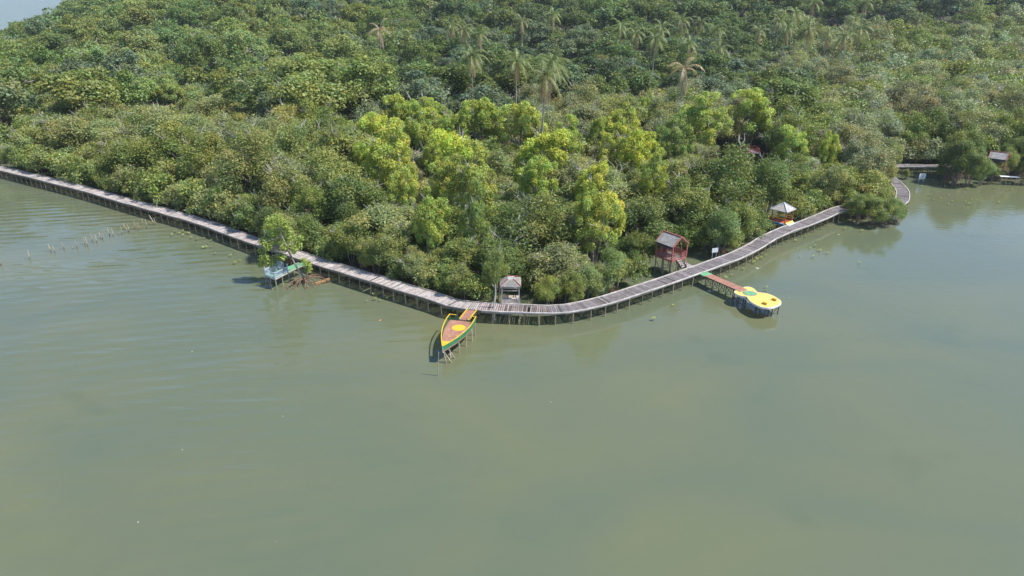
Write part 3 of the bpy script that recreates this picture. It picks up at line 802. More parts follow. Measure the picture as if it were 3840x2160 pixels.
def make_ground():
    m, nt, b, out = newmat('dark_mud_and_litter')
    nz = noise(nt, .6, 6)
    c = ramp(nt, nz, .35, (.035, .038, .02), .7, (.075, .07, .042))
    nt.links.new(c, b.inputs['Base Color']); b.inputs['Roughness'].default_value = .9
    xs = np.linspace(-700, 1000, 150); ys = np.concatenate([np.linspace(60, 300, 70), np.linspace(306, 1200, 70)])
    V = []; Fs = []
    for j, y in enumerate(ys):
        for i, x in enumerate(xs):
            ins = inside(x, y)
            V.append((x, y, T(x, y) if ins else -1.2))
    nx = len(xs)
    for j in range(len(ys)-1):
        for i in range(nx-1):
            a = j*nx+i; Fs.append((a, a+1, a+nx+1, a+nx))
    me = bpy.data.meshes.new('terrain'); me.from_pydata(V, [], Fs); me.materials.append(m)
    for p in me.polygons: p.use_smooth = True
    o = bpy.data.objects.new('terrain', me); col.objects.link(o); o['kind'] = 'structure'; o['label'] = 'dark muddy ground rising to a low hill under the trees'
make_ground()

# ------------------------------------------------------------------ foliage generators
def unit(v): return v/np.maximum(np.linalg.norm(v, axis=1, keepdims=True), 1e-9)
def crown_arrays(seed, c, rx, rz, nb, nl, leaf, br=(.30, .42), zmin=-.5, shell=.72, lobes=5, spread=.075):
    r = np.random.default_rng(seed)
    u = unit(r.normal(size=(nb*4, 3))); u = u[u[:, 2] > zmin][:nb]; nb = len(u)
    f = r.uniform(shell-.16, shell+.12, nb)
    nlob = lobes; la = r.uniform(0, 6.28)+np.arange(nlob)*6.283/nlob+r.uniform(-.5, .5, nlob)
    lr = r.uniform(.30, .52, nlob); lz = r.uniform(-.34, .30, nlob); ls = r.uniform(.50, .72, nlob)
    L = np.stack([np.cos(la)*lr, np.sin(la)*lr, lz], 1); L[0] = (r.uniform(-.15, .15), r.uniform(-.15, .15), .34)
    li = r.integers(0, nlob, nb)
    B = (L[li]+u*(f*ls[li]*1.15)[:, None])*np.array([rx, rx, rz])
    u = unit(B/np.array([rx, rx, rz])*.6+u*.6)
    R = r.uniform(br[0], br[1], nb)*rx
    btint = r.uniform(.84, 1.16, nb)
    idx = np.repeat(np.arange(nb), nl); n = len(idx)
    d = unit(r.normal(size=(n, 3))+.55*u[idx]+np.array([0, 0, .35]))
    pos = B[idx]+d*(R[idx]*r.uniform(.62, 1.15, n))[:, None]*np.array([1, 1, .8])
    pos += r.normal(size=(n, 3))*spread*rx
    rel = pos/np.array([rx, rx, rz])
    keep = np.linalg.norm(rel, axis=1) > .35
    pos = pos[keep]; d = d[keep]; idx = idx[keep]; n = len(pos)
    nrm = unit(d*.7+np.array([0, 0, .45])+r.normal(size=(n, 3))*.55)
    t = unit(np.cross(nrm, r.normal(size=(n, 3)))); b = np.cross(nrm, t)
    s = leaf*r.uniform(.65, 1.35, n)[:, None]
    pos = pos+np.array([0, 0, c])
    V = np.stack([pos+t*s*.5, pos+b*s*.30+nrm*s*.06, pos-t*s*.5, pos-b*s*.30+nrm*s*.06], 1)
    g = (btint[idx]*r.uniform(.78, 1.22, n))
    hue = r.uniform(.86, 1.14, nb)[idx]
    T_ = np.stack([g*hue*r.uniform(.92, 1.12, n), g, g*r.uniform(.85, 1.1, n)/hue], 1)
    yl = r.random(n) < .006; T_[yl] *= np.array([2.4, 1.7, .8])
    return V, T_, B+np.array([0, 0, c]), R
def limbs(mb, seed, B, rx, h0=.3, nst=4, thick=.12, twigs=0, c=4.6, tint=(1, 1, 1)):
    rr = random.Random(seed)
    order_ = sorted(range(len(B)), key=lambda i: rr.random()-.02*B[i][2])[:nst*5]
    stems = []
    for s in range(nst):
        a = 2*math.pi*s/nst+rr.uniform(-.5, .5); q = rr.uniform(.25, .5)*rx
        top = Vector((math.cos(a)*q, math.sin(a)*q, c*rr.uniform(.75, 1.0)))
        base = Vector((math.cos(a)*.15, math.sin(a)*.15, -0.4)); mid = base.lerp(top, .5)+Vector((rr.uniform(-.3, .3), rr.uniform(-.3, .3), .1))
        mb.tube([base, mid, top], [thick, thick*.8, thick*.55], 6, tint); stems.append(top)
    for k, i in enumerate(order_):
        top = min(stems, key=lambda s: (s-Vector(B[i])).length); e = Vector(B[i]); e = e+(e-Vector((0, 0, c))).normalized()*.15*rx
        mid = top.lerp(e, .55)+Vector((rr.uniform(-.2, .2), rr.uniform(-.2, .2), rr.uniform(-.2, .1)))
        mb.tube([top, mid, e], [thick*.5, thick*.38, thick*.15], 5, tint)
    for k in range(twigs):
        i = rr.choice(order_); e = Vector(B[i]); out = (e-Vector((0, 0, c))).normalized()
        if out.z < .1: continue
        p = e+out*.15*rx; 
        for _ in range(3):
            dv = (out+Vector((rr.uniform(-.9, .9), rr.uniform(-.9, .9), rr.uniform(-.1, .5)))).normalized()
            q1 = p+dv*rr.uniform(.5, .9)*.34*rx; q2 = q1+(dv+Vector((rr.uniform(-.7, .7), rr.uniform(-.7, .7), .2))).normalized()*.2*rx
            mb.tube([p, q1, q2], [thick*.30, thick*.22, thick*.10], 4, (1.75, 1.8, 1.9))
def prop_roots(mb, seed, n=12, r=1.6, h=1.3, thick=.045, tint=(1, 1, 1)):
    rr = random.Random(seed)
    for k in range(n):
        a = 2*math.pi*k/n+rr.uniform(-.3, .3); R_ = r*rr.uniform(.6, 1.15); h0 = h*rr.uniform(.5, 1)
        pts = []
        for t in (0, .25, .5, .75, 1):
            rad = R_*t; z = h0*(1-t**2.2)-.3*t
            pts.append((math.cos(a+t*.2)*rad, math.sin(a+t*.2)*rad, z))
        mb.tube(pts, [thick*1.3, thick*1.1, thick, thick*.9, thick*.8], 5, tint)
        if rr.random() < .6:
            p = Vector(pts[2]); a2 = a+rr.uniform(-.8, .8)
            mb.tube([p, p+Vector((math.cos(a2)*.5, math.sin(a2)*.5, .0)), p+Vector((math.cos(a2)*.9, math.sin(a2)*.9, -h0*.8-.3))], [thick*.8, thick*.7, thick*.6], 4, tint)

MANG = []      # mangrove variants: (crown_mesh, trunk_mesh, roots_mesh)
for s in range(10):
    rx = 2.95; rz = (3.3, 2.9, 3.6, 3.1, 3.4)[s % 5]; c = 4.5
    V, T_, B, R = crown_arrays(100+s, c, rx, rz, 44, 330, .195, br=(.20, .33), zmin=-.7)
    cm = quads_mesh('crown', V, T_, M['leaf'])
    mb = MB(); limbs(mb, s, B, rx, nst=4, thick=.11, twigs=(6, 8, 16, 7, 11)[s % 5], c=c); tm = mb.mesh('trunk'); tm.materials.append(M['bark'])
    mb = MB(); prop_roots(mb, s, 16, 2.4, 1.6, .05, (.8, .75, .7)); rm = mb.mesh('prop_roots'); rm.materials.append(M['root'])
    MANG.append((cm, tm, rm))
YEL = []       # dense, lumpy (cauliflower) yellow-green crowns
for s in range(5):
    rx = 2.9; rz = (4.2, 3.4, 4.8, 3.8, 3.2)[s]; c = 5.6
    V, T_, B, R = crown_arrays(200+s, c, rx, rz, 64, 240, .215, br=(.17, .27), zmin=-.6, shell=.84, spread=.022)
    cm = quads_mesh('crown', V, T_, M['leaf'])
    mb = MB(); limbs(mb, 40+s, B, rx, nst=3, thick=.14, twigs=5, c=c); tm = mb.mesh('trunk'); tm.materials.append(M['bark'])
    YEL.append((cm, tm, None))
JUN = []       # broadleaf hill trees (c = 9)
for s in range(8):
    rx = 4.4; rz = (4.8, 4.2, 5.2, 3.8)[s % 4]; c = 8.6
    V, T_, B, R = crown_arrays(300+s, c, rx, rz, 50, 130, .44, br=(.22, .36), zmin=-.5, shell=.76, spread=.035)
    cm = quads_mesh('crown', V, T_, M['leaf'])
    mb = MB(); limbs(mb, 60+s, B, rx, nst=2, thick=.20, twigs=(0, 2, 0, 4)[s % 4], c=c); tm = mb.mesh('trunk'); tm.materials.append(M['bark'])
    JUN.append((cm, tm, None))
FARM = [crown_arrays(400+s, 4.5, 3.1, (3.3, 2.9, 3.6)[s % 3], 26, 56, .46, zmin=-.3)[:2] for s in range(5)]
FARJ = [crown_arrays(500+s, 8.6, 4.7, (4.8, 4.2, 5.2)[s % 3], 34, 22, .95, br=(.22, .36), zmin=-.2, shell=.78, spread=.035)[:2] for s in range(6)]

# colours (real leaf albedo)
PAL = {
 'deep green': (.150, .210, .045), 'mid green': (.225, .282, .060), 'olive': (.300, .335, .105), 'yellowish green': (.375, .450, .095),
 'golden green': (.47, .505, .085), 'pale grey-green': (.300, .345, .175), 'brownish olive': (.275, .285, .120), 'dark green': (.080, .132, .042),
 'rich green': (.165, .245, .060), 'blue-green': (.155, .215, .105), 'light green': (.260, .335, .095)}
def vn(x, y, s, seed=0):
    return .5+.5*math.sin(x/s*1.3+seed*1.7+1.9*math.sin(y/s*.9+seed))*math.cos(y/s*1.1-seed*.6+1.3*math.sin(x/s*.7))
def pick(px, py, x, y, kind):
    """species colour by place in the wood"""
    r = random.random(); n = vn(x, y, 14, 1); 
    if kind == 'm':
        if px < 1300 and py < 800:
            tab = [('olive', .42), ('mid green', .25), ('light green', .10), ('pale grey-green', .15), ('brownish olive', .08)]
        elif px > 2500 and py < 620:
            tab = [('brownish olive', .24), ('pale grey-green', .24), ('mid green', .26), ('olive', .20), ('deep green', .06)]
        elif py > 700:
            tab = [('mid green', .46), ('deep green', .22), ('olive', .22), ('pale grey-green', .05), ('light green', .05)]
        else:
            tab = [('mid green', .36), ('olive', .22), ('brownish olive', .16), ('pale grey-green', .16), ('deep green', .10)]
    else:
        if px < 1500: tab = [('rich green', .42), ('mid green', .20), ('light green', .10), ('blue-green', .16), ('dark green', .10), ('brownish olive', .02)]
        else: tab = [('dark green', .30), ('blue-green', .16), ('deep green', .26), ('rich green', .20), ('brownish olive', .08)]
    r = (r*.55+n*.45); a = 0
    for nme, w in tab:
        a += w
        if r <= a: return nme
    return tab[0][0]

# ------------------------------------------------------------------ exclusions
EXC = [(P(250, 676, 0), 3.2), (P(2545, 985, 0), 3.6), (P(2500, 1000, 0), 3.0), (P(2610, 985, 0), 3.4), (P(2660, 965, 0), 2.6), (P(2440, 1055, 0), 2.2),
       (Vector((-.2, 73.4, 0)), 4.4), (Vector((42.2, 102.4, 0)), 4.0), (Vector((21.6, 85.2, 0)), 4.2), (Vector((23.4, 83.4, 0)), 4.0), (P(2806, 560, 1.7), 4.2), (P(2812, 600, 0), 3.4), (P(2806, 640, 0), 2.0), (P(785, 765, 1.5), 1.6), (P(1135, 895, 0), 1.2),
       (P(3790, 640, 0), 3.5), (P(3790, 672, 0), 3.0), (P(2380, 1090, 0), 1.6)]
def excl(x, y, m=0):
    return any((x-p.x)**2+(y-p.y)**2 < (r+m)**2 for p, r in EXC)

TREES = []     # dict(kind, x, y, z, s, rot, colname, rgb, py)
def hit(px, py, hc):
    """point on the canopy centre surface (terrain + hc) seen at pixel"""
    d = ray(px, py); y = 60.0
    while y < 900:
        t = y/d[1]; z = H+d[2]*t; x = d[0]*t
        if z <= T(x, y)+hc: return x, y
        y += .5
    return None
def add(kind, x, y, s, cname, sz=None, var=None, force=False):
    g = random.uniform(.88, 1.14); c = PAL[cname]; lum = .3*c[0]+.6*c[1]+.1*c[2]; q_ = 0 if kind == 'y' else .10; c = tuple(v*(1-q_)+lum*q_ for v in c)
    rgb = (c[0]*g*random.uniform(.93, 1.08), c[1]*g, c[2]*g*random.uniform(.85, 1.15))
    z = T(x, y)
    if y < 150: z = -.1
    TREES.append(dict(kind=kind, x=x, y=y, z=z, s=s, sz=sz or s, rot=random.uniform(0, 6.28), col=cname, rgb=rgb, var=var, force=force))
# yellow-green specials: (px, py, width px @2576, colour)
YL = [(1075,318,105,'yellowish green'),(950,372,78,'golden green'),(985,432,100,'yellowish green'),(1003,300,62,'yellowish green'),(1150,425,108,'golden green'),(1185,492,105,'yellowish green'),
 (1220,338,98,'yellowish green'),(1140,345,72,'yellowish green'),(1320,352,96,'yellowish green'),(1362,425,118,'golden green'),(1085,560,82,'yellowish green'),(1487,468,70,'golden green'),(1500,545,104,'golden green'),
 (1545,385,66,'golden green'),(1600,402,84,'golden green'),(1643,457,56,'yellowish green'),(1567,322,64,'yellowish green'),(1703,366,64,'light green'),(1762,335,92,'yellowish green'),(1888,305,94,'yellowish green'),
 (1998,365,60,'yellowish green'),(2080,380,38,'yellowish green'),(1425,360,66,'yellowish green'),(82,238,74,'light green'),(1628,270,34,'yellowish green'),(1500,335,40,'yellowish green'),
 (1655,372,44,'light green'),(1125,330,60,'yellowish green'),(1195,560,60,'light green'),(1060,350,70,'yellowish green'),(1130,470,80,'yellowish green'),(930,400,60,'yellowish green'),(1010,470,70,'yellowish green'),(1350,465,80,'yellowish green'),(1500,565,90,'yellowish green'),(420,250,64,'light green'),(1095,395,60,'yellowish green')]
for px, py, w, c in YL:
    px *= 1.4907; py *= 1.4907; w *= 1.4907
    hc = 8.0
    h_ = hit(px, py, hc)
    if not h_: continue
    x, y = h_; dist = math.sqrt(x*x+y*y+28*28); s = w*dist/F/5.0
    s = min(1.6, max(.6, s))
    add('y', x, y, s, c, sz=min(1.62, max(1.3, s*1.25)), force=True)
# big pale crowns on the right
for px, py, w, c in [(2190,290,120,'pale grey-green'),(2330,158,160,'pale grey-green'),(2110,215,110,'brownish olive'),(1960,205,110,'brownish olive'),(1880,180,90,'mid green'),(2440,95,120,'pale grey-green'),(1500,190,110,'brownish olive'),
                     (1290,395,1,'olive'),(650,200,150,'olive'),(470,265,120,'light green'),(160,300,100,'olive'),(560,300,110,'olive'),(700,570,75,'olive')]:
    if w < 10: continue
    px *= 1.4907; py *= 1.4907; w *= 1.4907
    h_ = hit(px, py, 5.5)
    if h_:
        x, y = h_; dist = math.sqrt(x*x+y*y+28*28); s = min(2.0, max(.9, w*dist/F/6.0)); add('m', x, y, s, c, sz=min(1.5, s), force=True)
# bush clump in front of the bend, cove clumps, front fringe
for px, py, s, c in [(3210,835,.62,'mid green'),(3262,848,.64,'mid green'),(3312,848,.60,'light green'),(3355,838,.50,'light green'),(3338,822,.50,'light green'),(3240,815,.55,'mid green'),(3180,815,.42,'mid green'),
                     (3303,668,1.05,'mid green'),(3285,705,.9,'olive'),(3322,690,.5,'mid green'),(3400,612,1.3,'mid green'),(3480,610,1.45,'deep green'),(3570,612,1.5,'mid green'),(3660,610,1.45,'pale grey-green'),(3750,612,1.5,'mid green'),(3830,610,1.4,'deep green'),(3552,688,.8,'deep green'),(3575,694,.95,'deep green'),(3625,700,.80,'mid green'),(3672,698,.62,'light green'),(3610,668,1.0,'deep green'),(3560,668,1.0,'mid green'),(3712,690,.40,'mid green'),(3845,690,.62,'light green'),
                     (3395,672,.28,'mid green'),(3768,668,.62,'light green'), (3800,660,.50,'mid green'), (3735,675,.5,'mid green'), (3805,655,.85,'mid green'), (3778,650,.7,'deep green'), (3745,655,.7,'deep green'), (3835,650,.6,'mid green'), (3838,668,.6,'deep green')]:
    p = P(px, py, 0); add('m', p.x, p.y, s, c, sz=s*(1.22 if px > 3420 and py > 620 else 1), force=True)
p = P(1858, 1146, 0); add('m', p.x, p.y, .55, 'light green', sz=.95, var=1, force=True); TREES[-1]['keep'] = True
special = list(TREES)
# general planting
grid = {}
def ok(x, y, d):
    gx, gy = int(x//8), int(y//8)
    for i in range(gx-1, gx+2):
        for j in range(gy-1, gy+2):
            for (a, b, dd) in grid.get((i, j), []):
                if (a-x)**2+(b-y)**2 < ((d+dd)/2)**2: return False
    return True
def reg(x, y, d): grid.setdefault((int(x//8), int(y//8)), []).append((x, y, d))
for t in special: reg(t['x'], t['y'], 4.6*t['s'])
# front row hugging the boardwalk
for i in range(0, len(CL)):
    p = CL[i]
    if p.x > 53: break
    if i % 5: continue
    n = NR[i]; 
    inn = p+n*3.0 if inside(p.x+n.x*3, p.y+n.y*3) else p-n*3.0
    dirn = (inn-p).normalized()
    if dirn.y < 0 and -25 < p.x < 52: continue
    q = p+dirn*random.uniform(2.9, 3.6)
    if not inside(q.x, q.y) or excl(q.x, q.y, -.6): continue
    if dist_walk(q.x, q.y) < 2.7: continue
    s = random.uniform(.46, .70) if random.random() < .5 else random.uniform(.7, .92)
    q = p+dirn*(1.25+2.75*s)
    d = 2.9*s
    if ok(q.x, q.y, d):
        reg(q.x, q.y, d); px, py = proj(q.x, q.y, 3); add('m', q.x, q.y, s, random.choice(['mid green', 'mid green', 'deep green', 'olive', 'light green']))
for k in range(52000):
    y = random.uniform(68, 640) if k > 26000 else random.uniform(68, 200)
    x = random.uniform(-.92, .92)*y
    if not inside(x, y): continue
    Yb = 158 if x < -30 else (158+(x+30)/100*32 if x < 70 else min(335, 190+(x-70)*2.4))
    Yb += 16*math.sin(x/17)+9*math.sin(x/7+1)+random.uniform(-8, 8)
    if y < Yb:
        s = random.uniform(1.45, 2.05) if k < 5000 or 26000 < k < 27200 else (random.uniform(.95, 1.4) if k < 18000 or 26000 < k < 45000 else random.uniform(.6, .95)); d = 3.9*s
        if dist_walk(x, y) < 1.35+2.75*s or excl(x, y, 1.0*s): continue
        if not ok(x, y, d): continue
        reg(x, y, d); px, py = proj(x, y, T(x, y)+6)
        add('m', x, y, s, pick(px, py, x, y, 'm'), sz=min(1.65, max(.6, s*random.uniform(.66, 1.22))))
    else:
        s = (random.uniform(1.35, 1.9) if k < 4000 or 26000 < k < 27000 else random.uniform(.6, 1.2))*(1.0 if y < 330 else 1.2); d = 6.1*s
        if not ok(x, y, d): continue
        reg(x, y, d); px, py = proj(x, y, T(x, y)+10)
        if px < -350 or px > 4190: 
            if y > 260: continue
        add('j', x, y, s, pick(px, py, x, y, 'j'), sz=min(1.4, max(.6, s*random.uniform(.55, 1.2)))*(.86 if px > 1500 and y < 330 else 1))
for k in range(14000):                       # low filler shrubs between the nearer crowns
    y = random.uniform(68, 140); x = random.uniform(-.9, .9)*y
    if not inside(x, y): continue
    s = random.uniform(.36, .58)
    if dist_walk(x, y) < 1.3+2.8*s or excl(x, y, .6*s) or not ok(x, y, 2.9*s): continue
    reg(x, y, 2.9*s); add('m', x, y, s, random.choice(['mid green', 'deep green', 'olive', 'mid green']))
SIGHT = [(P(2770, 572, 3.4), 1.5), (P(2806, 572, 3.4), 2.0), (P(2850, 572, 3.4), 1.5), (P(2545, 960, 2.6), 1.6), (P(2520, 975, 2.6), 1.2), (P(2940, 825, 2.2), 1.6), (P(1905, 1095, 2.6), 1.6), (P(1905, 1130, 1.8), 1.6)]
for t in TREES:
    for n_, (q, wd) in enumerate(SIGHT):
        px_ = n_ < 3
        if px_ and not t['force'] and t['y'] < q.y+2.5 and t['y'] > q.y-34:
            f = t['y']/q.y
            if abs(t['x']-q.x*f) < 1.0+2.7*t['s'] and 8.3*t['sz'] > H+(q.z-H)*f: t['dead'] = True; continue
        if t['y'] > q.y+1.5 or t.get('keep'): continue
        f = t['y']/q.y; lx = q.x*f; lz = H+(q.z-H)*f
        if abs(t['x']-lx) < wd+2.4*t['s'] and lz < 12:
            top_ = 7.9*t['sz']
            if top_ > lz-.1:
                k = max(.0, (lz-.1)/top_); t['sz'] *= k; t['s'] = min(t['s'], max(.3, t['s']*(.45+.55*k)))
                if t['sz'] < .22 or (px_ and k < .75): t['dead'] = True
for a in [t for t in TREES if t['force'] and (t['kind'] == 'y' or t['s'] > 1.25)]:
    zc = a['z']+(4.2 if a['kind'] == 'y' else 4.6)*a['sz']; ya = a['y']-1.5*a['s']; wd = 2.3*a['s']
    for t in TREES:
        if t['force'] or t['y'] > ya-.5 or t['y'] < ya-45: continue
        f = t['y']/ya
        if abs(t['x']-a['x']*f) > wd+1.6*t['s']: continue
        lz = H+(zc-H)*f-t['z']; top_ = 7.6*t['sz']
        if top_ > lz: t['sz'] = max(.5*t['sz'], t['sz']*lz/top_)
TREES = [t for t in TREES if not t.get('dead')]
# left spit thin out: nothing stands where the photo shows open water at top left
kept = []
for t in TREES:
    hh = (8.3 if t['kind'] != 'j' else 13.5)*t['sz']; px, py = proj(t['x'], t['y'], t['z']+hh)
    if not t['force'] and px < 300 and py < 84-px*.31: continue
    t['px'], t['py'] = proj(t['x'], t['y'], t['z']+hh*.6); t['w'] = 6*t['s']/math.sqrt(t['x']**2+t['y']**2+800)
    kept.append(t)
TREES = kept

# ------------------------------------------------------------------ labels
LM = [(60, 'the far left end of the boardwalk'), (420, 'the row of water stakes'), (800, 'the left boardwalk stretch'), (1060, 'the railed platform'), (1400, 'the bare root tangle'), (1740, 'the boat-shaped deck'), (1930, 'the small grey shelter'), (2250, 'the boardwalk bend'),
      (2545, 'the red gabled hut'), (2700, 'the plain notice board'), (2960, 'the pyramid gazebo'), (3250, 'the front bush clump'), (3460, 'the cove notice board'), (3650, 'the far right cove'), (3800, 'the far right hut')]
ORD = ['first', 'second', 'third', 'fourth', 'fifth', 'sixth', 'seventh', 'eighth', 'ninth', 'tenth', 'eleventh', 'twelfth', 'thirteenth', 'fourteenth', 'fifteenth', 'sixteenth', 'seventeenth', 'eighteenth', 'nineteenth', 'twentieth']
def relabel(lst, noun):
    b = {}
    for t in lst:
        lm = min(LM, key=lambda q: abs(q[0]-t['px']))[1]
        if noun == 'broadleaf tree': row = int(max(0, (t['y']-190)//9))
        else: row = int(dist_walk(t['x'], t['y'])//5.5)
        t['lm'] = lm; b.setdefault((t['col'], row, lm), []).append(t)
    for (c, row, lm), L in b.items():
        L.sort(key=lambda t: t['px'])
        for i, t in enumerate(L):
            short = lm.replace('the ', '')
            place = '%s row inland above %s' % (ORD[min(row, 19)], short) if noun != 'broadleaf tree' else 'hillside %s row above %s' % (ORD[min(row, 19)], short)
            if row == 0 and noun != 'broadleaf tree': place = 'at the waterline by %s' % short
            lab = '%s %s, %s' % (c, noun, place)
            if len(L) > 1: lab += ', %s from left' % ORD[min(i, 19)]
            t['label'] = lab

# ------------------------------------------------------------------ instantiate
def inview_(t): return -160 < t['px'] < 4000 and t['py'] > -160
mg = sorted([t for t in TREES if t['kind'] in 'my'], key=lambda t: (-(1 if t['force'] and inview_(t) else 0), -t['w'] if inview_(t) else 9))
mi = [t for t in mg if inview_(t)][:300]; mid_ = set(id(t) for t in mi); mr = [t for t in mg if id(t) not in mid_]
jg = [t for t in TREES if t['kind'] == 'j']; jv = sorted([t for t in jg if inview_(t)], key=lambda t: -t['w'])[:300]; jid = set(id(t) for t in jv); jr = [t for t in jg if id(t) not in jid]
relabel(mi, 'mangrove'); relabel(jv, 'broadleaf tree')
def inst(t, k):
    src = {'m': MANG, 'y': YEL, 'j': JUN}[t['kind']]; v = src[random.randrange(len(src))] if t['var'] is None else src[t['var']]
    nm = 'broadleaf_tree' if t['kind'] == 'j' else 'mangrove_tree'
    e = empty(nm, (t['x'], t['y'], t['z']), t['label'], 'tree', 'broadleaf trees on the hillside' if t['kind'] == 'j' else 'mangrove trees along the shore', t['rot'])
    e.scale = (t['s'], t['s'], t['sz'])
    for me, n_ in zip(v, ('crown', 'trunk', 'prop_roots')):
        if me is None: continue
        if n_ == 'prop_roots' and dist_walk(t['x'], t['y']) > 9 and t['y'] > 75: continue
        o = bpy.data.objects.new(n_, me); col.objects.link(o); o.parent = e
        o.color = (*t['rgb'], 1) if n_ == 'crown' else (1, 1, 1, 1)
for k, t in enumerate(mi+jv): inst(t, k)
def stuff(lst, fars, name, label):
    Vs = []; Ts = []
    for t in lst:
        V, T_ = fars[random.randrange(len(fars))]
        ca, sa = math.cos(t['rot']), math.sin(t['rot'])
        Rm = np.array([[ca*t['s'], -sa*t['s'], 0], [sa*t['s'], ca*t['s'], 0], [0, 0, t['sz']]])
        Vs.append((V.reshape(-1, 3)@Rm.T+np.array([t['x'], t['y'], t['z']])).reshape(-1, 4, 3)); Ts.append(T_*np.array(t['rgb']))
    me = quads_mesh(name, np.concatenate(Vs), np.concatenate(Ts), M['leaf'])
    o = bpy.data.objects.new(name, me); col.objects.link(o); o.color = (1, 1, 1, 1)
    tag(o, label, 'wood', None, 'stuff')
stuff(mr, FARM, 'mangrove_forest', 'mass of further mangrove crowns behind the nearer trees')
stuff(jr, FARJ, 'hill_forest', 'far jungle canopy covering the hill behind the palms')
print('TREES', len(mi), len(mr), len(jv), len(jr))

# ------------------------------------------------------------------ leaning tree with prop roots
def leaning():
    b = P(1150, 1062, 0); e = empty('leaning_mangrove', (b.x, b.y, 0), 'leaning mangrove with exposed brown prop roots in front of the boardwalk', 'tree')
    q = lambda x, y, Y: PY(900+x/3.813, 760+y/3.813, Y)
    Y0 = b.y
    trunk = [q(965, 1140, Y0), q(925, 1085, Y0), q(850, 985, Y0), q(785, 880, Y0-.1), q(735, 775, Y0-.2), q(690, 690, Y0-.3), q(655, 600, Y0-.3), q(600, 480, Y0-.2), q(545, 340, Y0), q(520, 250, Y0)]
    m1 = MB(); m1.tube(trunk, [.17, .15, .13, .12, .11, .10, .08, .07, .05, .03], 8)
    cl = [(530,240,.85),(420,330,.8),(640,310,.75),(500,440,.8),(700,500,.8),(830,610,.65),(330,560,.62),(400,640,.6),(340,790,.75),(440,850,.7),(560,770,.6),(640,640,.55),(860,520,.5),(300,690,.45),(440,560,.6),(590,560,.6),(960,880,.62),(985,960,.5),(910,830,.45),(400,240,.45),(690,400,.55),(770,680,.5),(300,880,.45),(630,790,.4)]
    Vs = []; Ts = []; r = np.random.default_rng(5)
    for x, y, R in cl:
        c = q(x, y, Y0+random.uniform(-.8, .8))
        n = int(230*R*R/.5)
        d = unit(r.normal(size=(n, 3))); pos = np.array(c)+d*(R*r.uniform(.35, 1.05, n))[:, None]
        nrm = unit(d*.5+np.array([0, -.1, .5])+r.normal(size=(n, 3))*.6); t = unit(np.cross(nrm, r.normal(size=(n, 3)))); bb = np.cross(nrm, t)
        s = .27*r.uniform(.7, 1.3, n)[:, None]
        Vs.append(np.stack([pos+t*s*.5, pos+bb*s*.3, pos-t*s*.5, pos-bb*s*.3], 1))
        g = r.uniform(.75, 1.25, n); tt = np.stack([g*.33, g*.41, g*.10], 1); tt[r.random(n) < .05] = (.42, .36, .03); Ts.append(tt)
        near_ = min(trunk, key=lambda p: (p-c).length); m1.tube([near_, near_.lerp(c, .5)+Vector((0, 0, -.1)), c], [.05, .035, .015], 5)
    m1.build('trunk', M['bark'], e)
    me = quads_mesh('crown', np.concatenate(Vs)-np.array([b.x, b.y, 0]), np.concatenate(Ts), M['leaf'])
    o = bpy.data.objects.new('crown', me); col.objects.link(o); o.parent = e; o.color = (1, 1, 1, 1)
    rt = MB(); top = q(930, 1095, Y0); rr = random.Random(3)
    for (x, y, hh) in [(610,1255,1),(630,1285,.9),(735,1285,.8),(690,1230,.9),(830,1240,.7),(950,1275,.5),(990,1250,.5),(1100,1230,.7),(1190,1215,.8),(1330,1160,1),(1250,1170,1),(1060,1040,.8),(1220,1080,.9),(880,1150,.6),(1010,1180,.5),(770,1270,.8),(560+300,1200,.7),(1290,1140,.9)]:
        c = P(900+x/3.813, 760+y/3.813, -.2); st = top+Vector((0, 0, rr.uniform(-.35, .1)))
        pts = []
        for t in (0, .2, .4, .6, .8, .93, 1):
            p = st.lerp(c, t); p.z = lerp(st.z, -.25, t**1.8)+hh*.62*math.sin(math.pi*t); p.x += rr.uniform(-.05, .05); pts.append(p)
        rt.tube(pts, [.06, .055, .045, .04, .035, .032, .03], 5, (1.15, 1.05, 1.0))
        m = pts[4]; k = m+Vector((rr.uniform(-.5, .5), rr.uniform(-.4, .1), 0)); k.z = -.2
        rt.tube([m, m.lerp(k, .5)+Vector((0, 0, .12)), k], [.04, .035, .03], 5, (1.15, 1.05, 1))
    rt.build('prop_roots', M['root'], e)
leaning()

